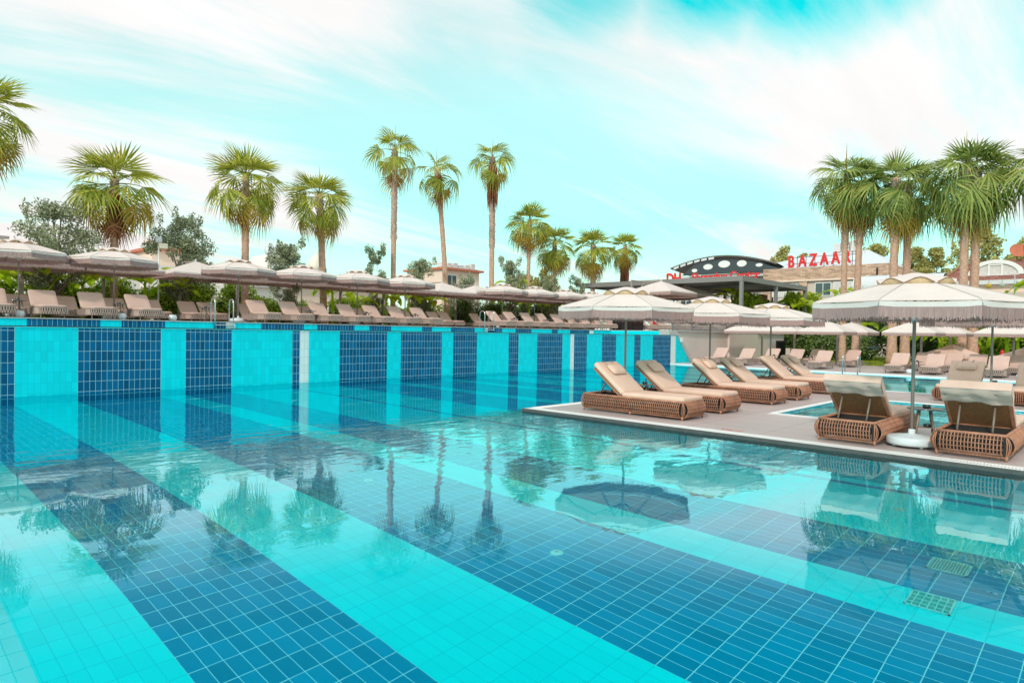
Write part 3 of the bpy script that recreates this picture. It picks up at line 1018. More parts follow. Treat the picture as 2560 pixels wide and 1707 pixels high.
# ------------------------------------------------------------------ rope sun lounger
def make_rope():
    root = empty('rope_lounger', (0, 0, 0))
    W, Y0, Y1 = 0.37, -1.0, 1.0
    rc = .16
    # plan outline with rounded foot end
    ol = []
    for k in range(7):
        a = R(180 + 15 * k); ol.append((-W + rc + rc * math.cos(a), Y0 + rc + rc * math.sin(a)))
    for k in range(7):
        a = R(270 + 15 * k); ol.append((W - rc + rc * math.cos(a), Y0 + rc + rc * math.sin(a)))
    ol += [(W, Y1 - .05), (W - .05, Y1), (-W + .05, Y1), (-W, Y1 - .05)]
    fr = MB()
    fr.ext(ol, .285, .32)
    fr.ext([(x * .97, y * .985) for x, y in ol], .115, .14)
    fr.build('frame', MT['rope_dark'], root)
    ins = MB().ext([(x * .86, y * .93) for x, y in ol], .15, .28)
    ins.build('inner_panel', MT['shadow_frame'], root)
    # woven sides: tightly wound along the flanks
    sd_ = MB()
    for sx in (-1, 1):
        n = 30
        for k in range(n):
            y = Y0 + rc + (Y1 - .06 - Y0 - rc) * k / n
            sd_.box(min(sx * W, sx * (W - .012)), max(sx * W, sx * (W - .012)), y, y + .052, .13, .295)
    sd_.box(-W + .05, W - .05, Y1 - .012, Y1 - .001, .13, .295)
    sd_.build('side_weave', MT['rope_dark'], root)
    # open zigzag lattice round the foot end
    path = [(-W, Y0 + .55)] + ol[:14] + [(W, Y0 + .55)]
    pts = []
    for i in range(len(path) - 1):
        a, b = Vector(path[i] + (0,)), Vector(path[i + 1] + (0,))
        m_ = max(1, int((b - a).length / .02))
        for j in range(m_): pts.append(a.lerp(b, j / m_))
    pts.append(Vector(path[-1] + (0,)))
    lt = MB()
    acc = [0]
    for i in range(1, len(pts)): acc.append(acc[-1] + (pts[i] - pts[i - 1]).length)
    def at(s):
        s = max(0, min(acc[-1] - 1e-4, s))
        for i in range(1, len(acc)):
            if acc[i] >= s:
                t = (s - acc[i - 1]) / (acc[i] - acc[i - 1] + 1e-9)
                return pts[i - 1].lerp(pts[i], t)
    s = 0.0
    stp = .062
    while s < acc[-1]:
        for off in (-.024, .024):
            p, q = at(s), at(s + off)
            c = Vector((0, -.3, 0))
            pn = (p - c) * 1.012 + c
            qn = (q - c) * 1.012 + c
            lt.tube([(pn.x, pn.y, .30), (pn.x * .6 + qn.x * .4, pn.y * .6 + qn.y * .4, .23), (qn.x, qn.y, .125)], .0105, 4, cap=False)
        s += stp
    lt.build('rope_lattice', MT['rope_taupe'], root)
    for sx in (-1, 1):
        for yy in (-.80, .80):
            MB().tube([(sx * .29, yy, 0), (sx * .29, yy, .125)], [.016, .022], 6).build('leg', MT['leg_taupe'], root)
    MB().rbox(-W + .025, W - .025, Y0 + .03, .20, .32, .385, .022, rc=.14, puff=.008).build('seat_cushion', MT['cushion_taupe'], root)
    M = Matrix.Translation((0, .19, .325)) @ Matrix.Rotation(R(43), 4, 'X')
    MB().rbox(-W + .02, W - .02, 0, .74, -.03, -.002, .012, rc=.06, M=M).build('backrest', MT['rope_dark'], root)
    MB().rbox(-W + .01, W - .01, .005, .76, 0, .065, .022, rc=.075, M=M, puff=.008).build('back_cushion', MT['cushion_taupe'], root)
    for sx in (-1, 1):
        s_ = M @ Vector((sx * .22, .5, -.03))
        MB().tube([s_, (sx * .22, s_.y + .13, .30)], .012, 5).build('support_strut', MT['metal_taupe'], root)
    return root


RP = Proto(make_rope())
front = [1.98, 3.28, 4.55, 5.85, 7.20, 11.37, 12.68, 13.98, 15.28, 16.58, 17.88, 19.18, 24.2, 25.5, 26.8, 28.1, 29.4, 30.7, 32.0, 33.3, 34.6, 35.9, 37.2, 38.5, 39.8]
front = [x + .12 for x in front]
G1 = 'taupe rope loungers along the edge of the raised terrace'
where = {0: 'cut off by the left picture edge', 4: 'just left of the light pole', 5: 'just right of the pool ladder and white parasol base', 11: 'last before the gap', 12: 'right behind the far pool ladder'}
for i, x in enumerate(front[1:]):
    lb = 'taupe rope lounger, %s from the left in the front row of the terrace' % ORD[i]
    RP.put((x, 24.05, ZT), 0, lb, 'sun lounger', G1)
second = [4.75, 6.2, 7.85, 9.15, 10.55, 11.35, 13.1, 15.9, 18.9, 21.9, 23.9, 24.75, 27.2, 29.8, 32.8, 35.5, 37.6]
for i, x in enumerate(second):
    RP.put((x, 28.5, ZT), 0, 'taupe rope lounger, %s from the left in the back row of the terrace' % ORD[i], 'sun lounger', 'taupe rope loungers in the back row of the terrace')
far = [(33.9, 16.62, 'left of the far row below the beige wall'), (34.0, 15.15, 'second from the left below the beige wall'), (35.9, 14.55, 'third from the left below the beige wall'),
       (36.2, 13.35, 'just right of the black louvre hatch'), (34.15, 11.25, 'beyond the far pool, in front of the flowering bush'), (37.9, 11.0, 'behind the shiny far ladder, beside a palm trunk'),
       (34.0, 7.85, 'first to the right of the lawn gap'), (34.0, 6.45, 'just right of the big parasol pole'),
       (34.0, 4.15, 'behind the wicker lounger with oblong pillow')]
back = [(37.6, 12.75, 'half hidden behind the one by the flowering bush'), (37.3, 7.55, 'back row, between the two loungers right of the lawn'), (37.1, 6.25, 'back row, just left of the twin palm trunks'),
        (36.6, 5.25, 'in front of the twin palm trunks'), (37.2, 3.75, 'back row, beneath the right rear parasol'), (34.1, 2.5, 'far deck, at the right picture edge')]
for x, y, d in far + back:
    RP.put((x + .0, y, ZD), R(-90), 'rope lounger on the far deck, ' + d, 'sun lounger', 'taupe rope loungers on the far lower deck')


# ------------------------------------------------------------------ parasols
def canopy_ring(n, r, z, ph, sag=0.0, steps=4):
    """octagon-like ring; sag pulls edge mid-points inwards/down"""
    pts = []
    for k in range(n):
        a0 = 2 * PI * k / n + ph; a1 = 2 * PI * (k + 1) / n + ph
        p0 = Vector((r * math.cos(a0), r * math.sin(a0), z)); p1 = Vector((r * math.cos(a1), r * math.sin(a1), z))
        for j in range(steps):
            t = j / steps
            p = p0.lerp(p1, t)
            q = math.sin(PI * t)
            p.x *= 1 - sag * .25 * q; p.y *= 1 - sag * .25 * q
            p.z -= sag * .12 * q
            pts.append(p)
    return pts


def skin(mb, rings, mi=0, smooth=False):
    n = len(rings[0])
    vs = [p for r_ in rings for p in r_]
    fs = [(i * n + j, i * n + (j + 1) % n, (i + 1) * n + (j + 1) % n, (i + 1) * n + j) for i in range(len(rings) - 1) for j in range(n)]
    mb.add(vs, fs, mi, None, smooth)


def strands(mb, ring, z0, z1, seed, step=.012, jit=.02):
    """fringe as a curtain of narrow threads below z0"""
    rs = random.Random(seed)
    n = len(ring)
    for i in range(n):
        a, b = ring[i], ring[(i + 1) % n]
        m_ = max(1, int((b - a).length / step))
        for j in range(m_):
            p = a.lerp(b, j / m_); q = a.lerp(b, (j + rs.uniform(.55, 1.0)) / m_)
            k = rs.uniform(0, jit)
            dx = rs.uniform(-.006, .006)
            mb.add([(p.x, p.y, z0 + p.z), (q.x, q.y, z0 + q.z), (q.x + dx, q.y + dx, z1 + k + q.z), (p.x + dx, p.y + dx, z1 + k + p.z)], [(0, 1, 2, 3)])


def make_parasol(detail=True, base='disc', n=8, Rm=1.46, ph=0.0, near=False):
    root = empty('parasol', (0, 0, 0))
    cn = MB()
    st = 6
    rings = [canopy_ring(n, .12, 2.40, ph, 0, st), canopy_ring(n, .50, 2.355, ph, 0.0, st), canopy_ring(n, .98, 2.225, ph, .10, st), canopy_ring(n, Rm - .06, 2.105, ph, .16, st), canopy_ring(n, Rm, 2.075, ph, .02, st)]
    skin(cn, rings)
    # valance
    rim = canopy_ring(n, Rm + .005, 2.07, ph, .10, st)
    low = [Vector((p.x * 1.004, p.y * 1.004, 1.995 + (.012 if i % st == 0 else -.004))) for i, p in enumerate(rim)]
    skin(cn, [rim, low])
    for k in range(n):
        cs = [Vector(r_[k * st]) + Vector((0, 0, .003)) for r_ in rings[1:]] + [low[k * st] * 1.003]
        cn.tube(cs, .0075, 4, 1)
    canopy = cn.build('canopy', [MT['canvas'], MT['canvas_seam']], root)
    fb = MB()
    zr = [Vector((p.x * .995, p.y * .995, p.z - 1.995)) for p in low]
    skin(fb, [[Vector((p.x, p.y, 2.0 + p.z)) for p in zr], [Vector((p.x, p.y, 1.865 + p.z)) for p in zr]])
    strands(fb, [Vector((p.x * 1.004, p.y * 1.004, p.z)) for p in zr], 1.999, 1.815, 3, .014 if detail else .03, .045)
    fb.build('fringe', MT['fringe'], canopy)
    # vent cap with lifted scallops
    vc = MB()
    o_ = [Vector((.50 * math.cos(2 * PI * k / (n * st) + ph), .50 * math.sin(2 * PI * k / (n * st) + ph), 2.372)) for k in range(n * st)]
    for k, p in enumerate(o_):
        q = abs(math.sin(PI * (k % st) / st)) if (k // st) % 1 == 0 else 0
        p.z += .075 * q ** 1.3
    mid = [Vector((p.x * .55, p.y * .55, 2.485)) for p in o_]
    top = [Vector((p.x * .12, p.y * .12, 2.535)) for p in o_]
    skin(vc, [top, mid, o_], 0, True)
    v_ = vc.build('vent_cap', [MT['canvas']], root)
    if detail:
        sc_ = MB()
        for k in range(n):
            ids = [k * st + j for j in range(st + 1)]
            outer = [o_[i % (n * st)] for i in ids]
            inner = [Vector((p.x * .90, p.y * .90, 2.36)) for p in outer]
            sc_.add([p * .992 for p in outer] + inner, [(j, j + 1, st + 2 + j, st + 1 + j) for j in range(st)])
        sc_.build('scallop_lining', MT['canvas_flap'], v_)
    for k in range(n):
        a = 2 * PI * k / n + ph
        rb = MB().tube([(.05 * math.cos(a), .05 * math.sin(a), 2.40), (.5 * math.cos(a), .5 * math.sin(a), 2.33), ((Rm - .03) * math.cos(a), (Rm - .03) * math.sin(a), 2.04)], .011, 4)
        r_ = rb.build('rib', MT['metal_taupe'], root)
        MB().tube([(.05 * math.cos(a), .05 * math.sin(a), 1.93), (.68 * math.cos(a), .68 * math.sin(a), 2.265)], .009, 4).build('stretcher', MT['metal_taupe'], r_)
    zb = .20 if base == 'disc' else .05
    pole = MB().tube([(0, 0, zb), (0, 0, 2.46)], .024, 10)
    pole.build('pole', MT['metal_taupe'], root)
    hub = MB().lathe([(0, 1.84), (.038, 1.84), (.040, 1.93), (.055, 1.935), (.055, 1.96), (.03, 1.965), (0, 1.965)], 10)
    hub.build('hub', MT['hub_grey'], root)
    if base == 'disc':
        bs = MB().lathe([(0, .035), (.30, .035), (.325, .05), (.33, .075), (.33, .135), (.322, .148), (.305, .155), (.06, .19), (.045, .195), (.045, .255), (.03, .26), (0, .26)], 36)
        b_ = bs.build('base', MT['base_white'], root)
        for a in (45, 135, 225, 315):
            MB().lathe([(0, -.025), (.02, -.02), (.027, 0), (.02, .02), (0, .025)], 10, (0, 0, 0), M=Matrix.Translation((.25 * math.cos(R(a)), .25 * math.sin(R(a)), .027)) @ Matrix.Rotation(R(90), 4, 'X')).build('wheel', MT['plastic_blue'], b_)
    return root


PN = Proto(make_parasol(True, 'disc', near=True))
PU = Proto(make_parasol(False, 'disc'))
GPL = 'cream fringed parasols on the lower deck'
PN.put((10.98, 2.33, ZD), R(-4), 'largest cream fringed parasol at the right, on a white wheeled base between two wicker loungers', 'parasol', GPL)
PN.put((11.92, 7.95, ZD), R(8), 'cream fringed parasol over the table between the two loungers nearest the deck corner', 'parasol', GPL, 1.02)
PN.put((16.0, 8.05, ZD), R(8), 'cream fringed parasol in the middle of the three behind the row of wicker loungers', 'parasol', GPL, 1.02)
PN.put((19.95, 8.05, ZD), R(12), 'cream fringed parasol furthest right of the three behind the row of wicker loungers', 'parasol', GPL, 1.02)
PN.put((19.2, 2.45, ZD), R(5), 'slim poled cream parasol right of the big one, standing past the small bubbling pool', 'parasol', GPL, 1.02)
GPU = 'cream fringed parasols in the front row of the raised terrace'
ux = [4.17, 6.8, 11.07, 13.72, 16.42, 19.07, 25.69, 28.35, 31.1, 33.7, 36.4]
for i, x in enumerate(ux):
    PU.put((x, 25.2, ZT), R(3), 'cream fringed parasol, %s from the left in the front row of the raised terrace' % ORD[i], 'parasol', GPU, .97)


def make_cantilever(n=4, Rm=1.9, ph=R(45)):
    root = empty('cantilever_parasol', (0, 0, 0))
    # canopy centred on the origin, mast behind (+y)
    st = 6
    cn = MB()
    skin(cn, [canopy_ring(n, .05, 2.60, ph, 0, st), canopy_ring(n, .5, 2.47, ph, .03, st), canopy_ring(n, 1.2, 2.24, ph, .05, st), canopy_ring(n, Rm, 2.03, ph, .08, st)])
    rim = canopy_ring(n, Rm, 2.03, ph, .08, st)
    low = [Vector((p.x, p.y, p.z - .06)) for p in rim]
    skin(cn, [rim, low])
    canopy = cn.build('canopy', MT['canvas'], root)
    fb = MB()
    skin(fb, [[Vector((p.x * .997, p.y * .997, p.z)) for p in low], [Vector((p.x * .997, p.y * .997, p.z - .13)) for p in low]])
    strands(fb, [Vector((p.x, p.y, p.z - 1.97)) for p in low], 1.97, 1.80, 3, .04, .05)
    fb.build('fringe', MT['fringe'], canopy)
    MB().lathe([(0, 2.72), (.03, 2.71), (.045, 2.66), (.05, 2.58), (0, 2.58)], 8).build('finial', MT['hub_grey'], root)
    for k in range(8):
        a = 2 * PI * k / 8 + ph
        rr_ = (Rm if k % 2 == 0 else Rm * .72) - .05
        MB().tube([(0, 0, 2.55), (rr_ * math.cos(a), rr_ * math.sin(a), 2.0)], .012, 4).build('rib', MT['metal_taupe'], root)
    MB().box(-.05, .05, 1.75, 1.85, 0.04, 2.75).build('mast', MT['mast_grey'], root)
    MB().tube([(0, 1.8, 2.72), (0, .9, 2.62), (0, 0, 2.62)], .035, 6).build('arm', MT['mast_grey'], root)
    MB().tube([(0, 1.8, 1.6), (0, 1.0, 2.6)], .025, 6).build('brace', MT['mast_grey'], root)
    MB().box(-.45, .45, 1.35, 2.25, 0, .07).build('base_plate', MT['mast_grey'], root)
    return root


CP = Proto(make_cantilever())
cx_ = [2.5, 5.25, 8.0, 11.0, 13.6, 16.4, 19.2, 22.0, 24.8, 27.5, 30.2, 33.0, 35.8]
for i, x in enumerate(cx_):
    CP.put((x, 29.3, ZT), R(0), 'square overhanging parasol, %s from the left in the back row of the terrace' % ORD[i], 'parasol', 'overhanging parasols in the back row of the terrace')
CP.put((40.6, 24.2, ZT), R(0), 'square overhanging parasol under the dark pergola, nearer one', 'parasol', 'overhanging parasols by the pergola', 1.35)
CP.put((44.8, 24.6, ZT), R(0), 'square overhanging parasol under the dark pergola, further right one', 'parasol', 'overhanging parasols by the pergola', 1.35)
SQ = Proto(make_cantilever(4, 1.75, R(45)))
sq = [(38.6, 18.0 - 1.2, 'in front of the middle of the beige wall'), (38.0, 14.6, 'at the right end of the beige wall'), (37.3, 12.0, 'left one over the loungers by the flowering bush'),
      (40.4, 11.7, 'right one over the loungers by the flowering bush'), (37.6, 8.0, 'over the loungers right of the lawn'), (40.3, 7.2, 'behind the one right of the lawn'),
      (37.0, 4.1, 'behind the wicker lounger with oblong pillow'), (39.5, 3.0, 'rearmost at the right picture edge')]
for x, y, d in sq:
    SQ.put((x, y, ZD), R(-90), 'square parasol on the far deck, ' + d, 'parasol', 'square parasols on the far lower deck', .93)


# ------------------------------------------------------------------ side tables, ashtrays, pots
def make_table(shelf=True):
    root = empty('side_table', (0, 0, 0))
    MB().lathe([(0, .50), (.235, .50), (.24, .505), (.24, .515), (.235, .52), (0, .52)], 28).build('table_top', MT['table_top'], root)
    for k in range(4):
        a = R(45 + 90 * k)
        c, s_ = math.cos(a), math.sin(a)
        MB().tube([(.10 * c, .10 * s_, .50), (.20 * c, .20 * s_, 0)], [.018, .014], 6).build('leg', MT['table_leg'], root)
    MB().lathe([(0, .22), (.14, .22), (.14, .232), (0, .232)], 16).build('shelf', MT['table_leg'], root)
    return root


def make_ashtray():
    o = MB().lathe([(0, 0), (.055, 0), (.06, .05), (.045, .052), (.04, .02), (0, .018)], 8).build('ashtray', MT['ashtray'])
    return o


def make_pot():
    o = MB().lathe([(0, 0), (.10, 0), (.15, .06), (.165, .13), (.15, .20), (.125, .235), (.13, .25), (.115, .25), (.11, .22), (0, .20)], 18).build('ceramic_pot', MT['pot_ceramic'])
    return o


TB = Proto(make_table()); AT = Proto(make_ashtray()); PT = Proto(make_pot())
tabs = [(12.02, 7.55, ZD, 'between the two wicker loungers nearest the deck corner'), (16.10, 7.60, ZD, 'between the third and fourth wicker loungers'), (20.2, 7.60, ZD, 'between the last two wicker loungers of the row'),
        (11.62, 2.30, ZD, 'between the two hooded wicker loungers'), (19.95, 2.5, ZD, 'between the two wicker loungers that face the camera'), (33.7, 3.2, ZD, 'on the far deck, right, above a pale bowl'),
        (34.3, 7.15, ZD, 'on the far deck behind the big parasol pole'), (35.2, 12.1, ZD, 'on the far deck beside the flowering bush'), (35.2, 15.8, ZD, 'between the first two loungers below the beige wall'), (35.6, 14.2, ZD, 'between the second and third loungers below the beige wall')]
for x, y, z, d in tabs:
    TB.put((x, y, z), 0.3, 'dark round side table ' + d, 'side table', 'round side tables on the lower decks')
    AT.put((x + .03, y - .02, z + .52), 0, 'small ashtray on the table ' + d, 'ashtray', 'ashtrays on the lower deck tables')
AT.put((11.62, 2.26, ZD + .232), 0, 'black ashtray on the lower shelf of the table behind the big parasol pole', 'ashtray')
ut = [3.95, 6.62, 9.6, 13.45, 16.1, 18.75, 25.4, 28.1, 30.8, 33.5]
for i, x in enumerate(ut):
    TB.put((x, 24.0 if i != 2 else 24.6, ZT), 0.2, 'small dark side table, %s from the left on the raised terrace' % ORD[i], 'side table', 'side tables on the raised terrace')
    AT.put((x, 24.0 if i != 2 else 24.6, ZT + .52), 0, 'dark ashtray on the %s side table from the left on the raised terrace' % ORD[i], 'ashtray', 'ashtrays on the raised terrace')
for i, x in enumerate([3.95, 6.62, 8.15]):
    PT.put((x - .02, 23.6, ZT), 0, 'white and blue ceramic pot under a terrace side table, %s from the left' % ORD[i], 'pot', 'ceramic pots on the raised terrace', .8)
PT.put((33.2, 3.3, ZD), 0, 'pale blue bowl under a side table on the far deck at the right', 'pot', 'pale bowls on the far deck')
PT.put((33.2, 7.2, ZD), 0, 'pale blue bowl on the far deck right behind the big parasol pole', 'pot', 'pale bowls on the far deck')


# ------------------------------------------------------------------ pool ladders
def make_ladder(w_=.62, H=.78, reach=.45, steps=2):
    root = empty('pool_ladder', (0, 0, 0))
    for sx in (-1, 1):
        pts = [(sx * w_ / 2, .30, 0), (sx * w_ / 2, .30, H - .14)]
        for k in range(1, 8):
            a = R(180 - 180 * k / 8)
            pts.append((sx * w_ / 2, .13 - .17 * math.cos(a) * -1 * -1 if False else .13 - .17 * math.cos(R(180 * k / 8)) * -1, H - .14 + .14 * math.sin(R(180 * k / 8))))
        pts.append((sx * w_ / 2, -.04, H - .14)); pts.append((sx * w_ / 2, -.04, -1.0))
        MB().tube(pts, .021, 8).build('handrail', MT['steel'], root)
    for k in range(steps + 1):
        MB().box(-w_ / 2, w_ / 2, -.09, .0, -.13 - .28 * k, -.10 - .28 * k).build('step', MT['steel'], root)
    return root


LD = Proto(make_ladder())
GL = 'steel pool ladders'
LD.put((9.42, 22.58, ZT), 0, 'steel pool ladder with two arched rails at the edge of the raised terrace, left', 'pool ladder', GL)
LD.put((22.1, 22.58, ZT), 0, 'steel pool ladder with two arched rails at the raised terrace, far one near the middle', 'pool ladder', GL)
LD.put((FX, 9.2, ZD), R(-90), 'steel pool ladder at the far edge of the teal pool, in front of the lawn', 'pool ladder', GL)

# things under water
mb = MB()
lt = mb.lathe([(0, .02), (.058, .018), (.07, .0), (.07, -.01)], 24).build('inlet_cover', MT['drain_white'])  # plain round inlet cover, not a lamp
lt.location = (5.113, 4.188, -1.695)
MB().box(-.025, .025, -.003, .003, .02, .022).box(-.003, .003, -.025, .025, .02, .0221).build('screw_cross', MT['grey_steel'], lt)
tag(lt, 'round white inlet cover on the pool floor, nearer one', 'floor inlet', 'round inlets on the pool floor')
l2 = dup(lt); l2.location = (5.13, 7.546, -1.695); tag(l2, 'round white inlet cover on the pool floor, further left one', 'floor inlet')
l3 = dup(lt); l3.location = (8.9, 2.0, -1.695); tag(l3, 'round white inlet cover on the turquoise floor stripe at the right', 'floor inlet')
for k, (cx, cy, fine, lb) in enumerate([(7.345, 1.22, True, 'fine meshed white drain grate on the dark floor stripe'), (6.45, 1.20, False, 'coarse glass block drain grate on the turquoise floor stripe')]):
    mb = MB()
    hx, hy = .16, .165
    mb.box(-hx, hx, -hy, -hy + .015, 0, .02); mb.box(-hx, hx, hy - .015, hy, 0, .02); mb.box(-hx, -hx + .015, -hy, hy, 0, .02); mb.box(hx - .015, hx, -hy, hy, 0, .02)
    n_ = 14 if fine else 6
    for j in range(1, n_):
        mb.box(-hx, hx, -hy + 2 * hy * j / n_ - .004, -hy + 2 * hy * j / n_ + .004, 0, .016)
    for j in range(1, 10 if fine else 4):
        q = 10 if fine else 4
        mb.box(-hx + 2 * hx * j / q - .004, -hx + 2 * hx * j / q + .004, -hy, hy, 0, .0165)
    g = mb.build('drain_grate', MT['drain_white'])
    g.location = (cx, cy, -1.695)
    MB().box(-hx + .01, hx - .01, -hy + .01, hy - .01, .001, .004).build('drain_recess', MT['dark_green'] if fine else MT['drain_block'], g)
    tag(g, lb, 'drain grate', 'drain grates on the pool floor')

# ------------------------------------------------------------------ vegetation
def palm_leaf(mb, M, s, droop, seed, mi=0, nseg=22, spread=100, pet_=.85, tilt_=20):
    """fan leaf: M puts its petiole along +x, blade normal +z"""
    rs = random.Random(seed)
    pet = pet_ * s
    # petiole, arching down
    pts = []
    for k in range(5):
        t = k / 4
        q_ = M @ Vector((pet * t, 0, 0)); q_.z -= .16 * s * t * t; pts.append(q_)
    mb.tube(pts, [.022 * s, .018 * s, .014 * s, .012 * s, .01 * s], 3, mi, cap=False)
    tilt = Matrix.Translation((pet, 0, 0)) @ Matrix.Rotation(R(tilt_), 4, 'Y')
    MM = Matrix.Translation((0, 0, -.16 * s)) @ M @ tilt
    rad = 1.05 * s
    for i in range(nseg):
        a = R(-spread + 2 * spread * (i + .5) / nseg + rs.uniform(-1.5, 1.5))
        ln = rad * (1 - .22 * abs(a) / R(spread)) * rs.uniform(.9, 1.05)
        dth = R(2 * spread / nseg) * .52
        c, s_ = math.cos(a), math.sin(a)
        fold = .035 * s * (1 if i % 2 else -1)
        def P_(r, off, z):
            return MM @ Vector((r * c - off * s_, r * s_ + off * c, z))
        w1 = ln * .46 * dth; w2 = ln * .74 * dth * .34
        arch = -.05 * s
        hang = (.03 + .36 * droop) * s * rs.uniform(.6, 1.3)
        v = [P_(0, 0, 0), P_(ln * .46, -w1, arch * .5 + fold), P_(ln * .46, w1, arch * .5 + fold * .4), P_(ln * .74, -w2, arch - hang * .35), P_(ln * .74, w2, arch - hang * .35)]
        # the tip hangs straight down in world space
        tip = P_(ln * .97, 0, arch - hang * .8)
        tip.z -= hang * .9 * (0.4 + droop)
        v.append(tip)
        mb.add(v, [(0, 1, 2), (1, 3, 4, 2), (3, 5, 4)], mi)


def palm_crown(seed, n=34, s=1.0, lo=-60, old=4, dead=6, mn=0, thin=False, droopy=0.4):
    rs = random.Random(seed)
    mb = MB()
    for i in range(n):
        t = (i + .5) / n
        az = i * 137.5 + rs.uniform(-14, 14)
        el = 80 - (80 - lo) * t ** 1.0 + rs.uniform(-12, 12)
        ss = s * (.92 + .16 * math.sin(PI * min(1, t * 1.2))) * rs.uniform(.86, 1.10)
        M = Matrix.Rotation(R(az), 4, 'Z') @ Matrix.Rotation(R(-el), 4, 'Y') @ Matrix.Rotation(R(rs.uniform(-35, 35)), 4, 'X')
        M = Matrix.Translation((0, 0, -.30 * t * s)) @ M
        d = max(0.0, min(1.0, droopy * 1.1 - el / 150.0))
        mi = 1 if i >= n - old else 0
        palm_leaf(mb, M, ss, d, rs.random(), mi, 18 if thin else 20, 80, .45 + .55 * t, min(el + 84, 6 + 50 * t ** .8 + 16 * droopy))
    for i in range(dead):
        az = rs.uniform(0, 360)
        M = Matrix.Translation((0, 0, -.45 * s)) @ Matrix.Rotation(R(az), 4, 'Z') @ Matrix.Rotation(R(rs.uniform(70, 84)), 4, 'Y')
        palm_leaf(mb, M, s * .8, .9, rs.random(), 2, 12, 60)
    # spear
    mb.tube([(0, 0, 0), (.02, .01, .6 * s), (.03, 0, 1.15 * s)], [.03 * s, .018 * s, .003], 4, 1)
    return mb


def skirt(mb, h, r, seed, n=120):
    """dead leaves hanging against the trunk"""
    rs = random.Random(seed)
    for i in range(n):
        a = rs.uniform(0, 2 * PI); z = -rs.uniform(0, h * .5); rr_ = r * rs.uniform(.9, 1.25)
        l_ = rs.uniform(.35, .8) * h
        w_ = rs.uniform(.02, .05)
        c, s_ = math.cos(a), math.sin(a)
        b_ = rr_ * rs.uniform(1.1, 1.7)
        mb.add([(rr_ * .7 * c + w_ * s_, rr_ * .7 * s_ - w_ * c, z), (rr_ * .7 * c - w_ * s_, rr_ * .7 * s_ + w_ * c, z), (b_ * c - w_ * s_ * .7, b_ * s_ + w_ * c * .7, z - l_ * .6), (b_ * c * .95, b_ * s_ * .95, z - l_), (b_ * c + w_ * s_ * .7, b_ * s_ - w_ * c * .7, z - l_ * .6)], [(0, 1, 2, 3, 4)])


CROWNS = {}
def crown_mesh(key):
    if key not in CROWNS:
        seed, n, s, lo, old, dead, thin, dr, lm = dict(
            lushA=(1, 28, 1.12, -52, 5, 4, 0, .42, 'palm_leaf'), lushB=(2, 30, 1.12, -58, 4, 2, 0, .38, 'palm_leaf'), lushC=(3, 29, 1.12, -48, 3, 2, 0, .38, 'palm_leaf'),
            tallA=(4, 17, .86, -60, 4, 4, 1, .75, 'palm_leaf'), tallB=(5, 13, .90, -55, 3, 3, 1, .75, 'palm_leaf'), tallC=(6, 16, .86, -62, 3, 6, 1, .85, 'palm_leaf'),
            coolA=(7, 25, 1.1, -72, 3, 5, 0, .62, 'palm_leaf_cool'), coolB=(8, 24, 1.1, -68, 2, 3, 0, .55, 'palm_leaf_cool'), coolC=(9, 27, 1.12, -74, 2, 3, 0, .62, 'palm_leaf_cool'))[key]
        CROWNS[key] = (palm_crown(seed, n, s, lo, old, dead, 0, bool(thin), dr), [MT[lm], MT['palm_old'], MT['palm_dead']])
        mb, ms = CROWNS[key]
        o = mb.build('crown', ms)
        CROWNS[key] = o.data
        bpy.data.objects.remove(o)
    return CROWNS[key]


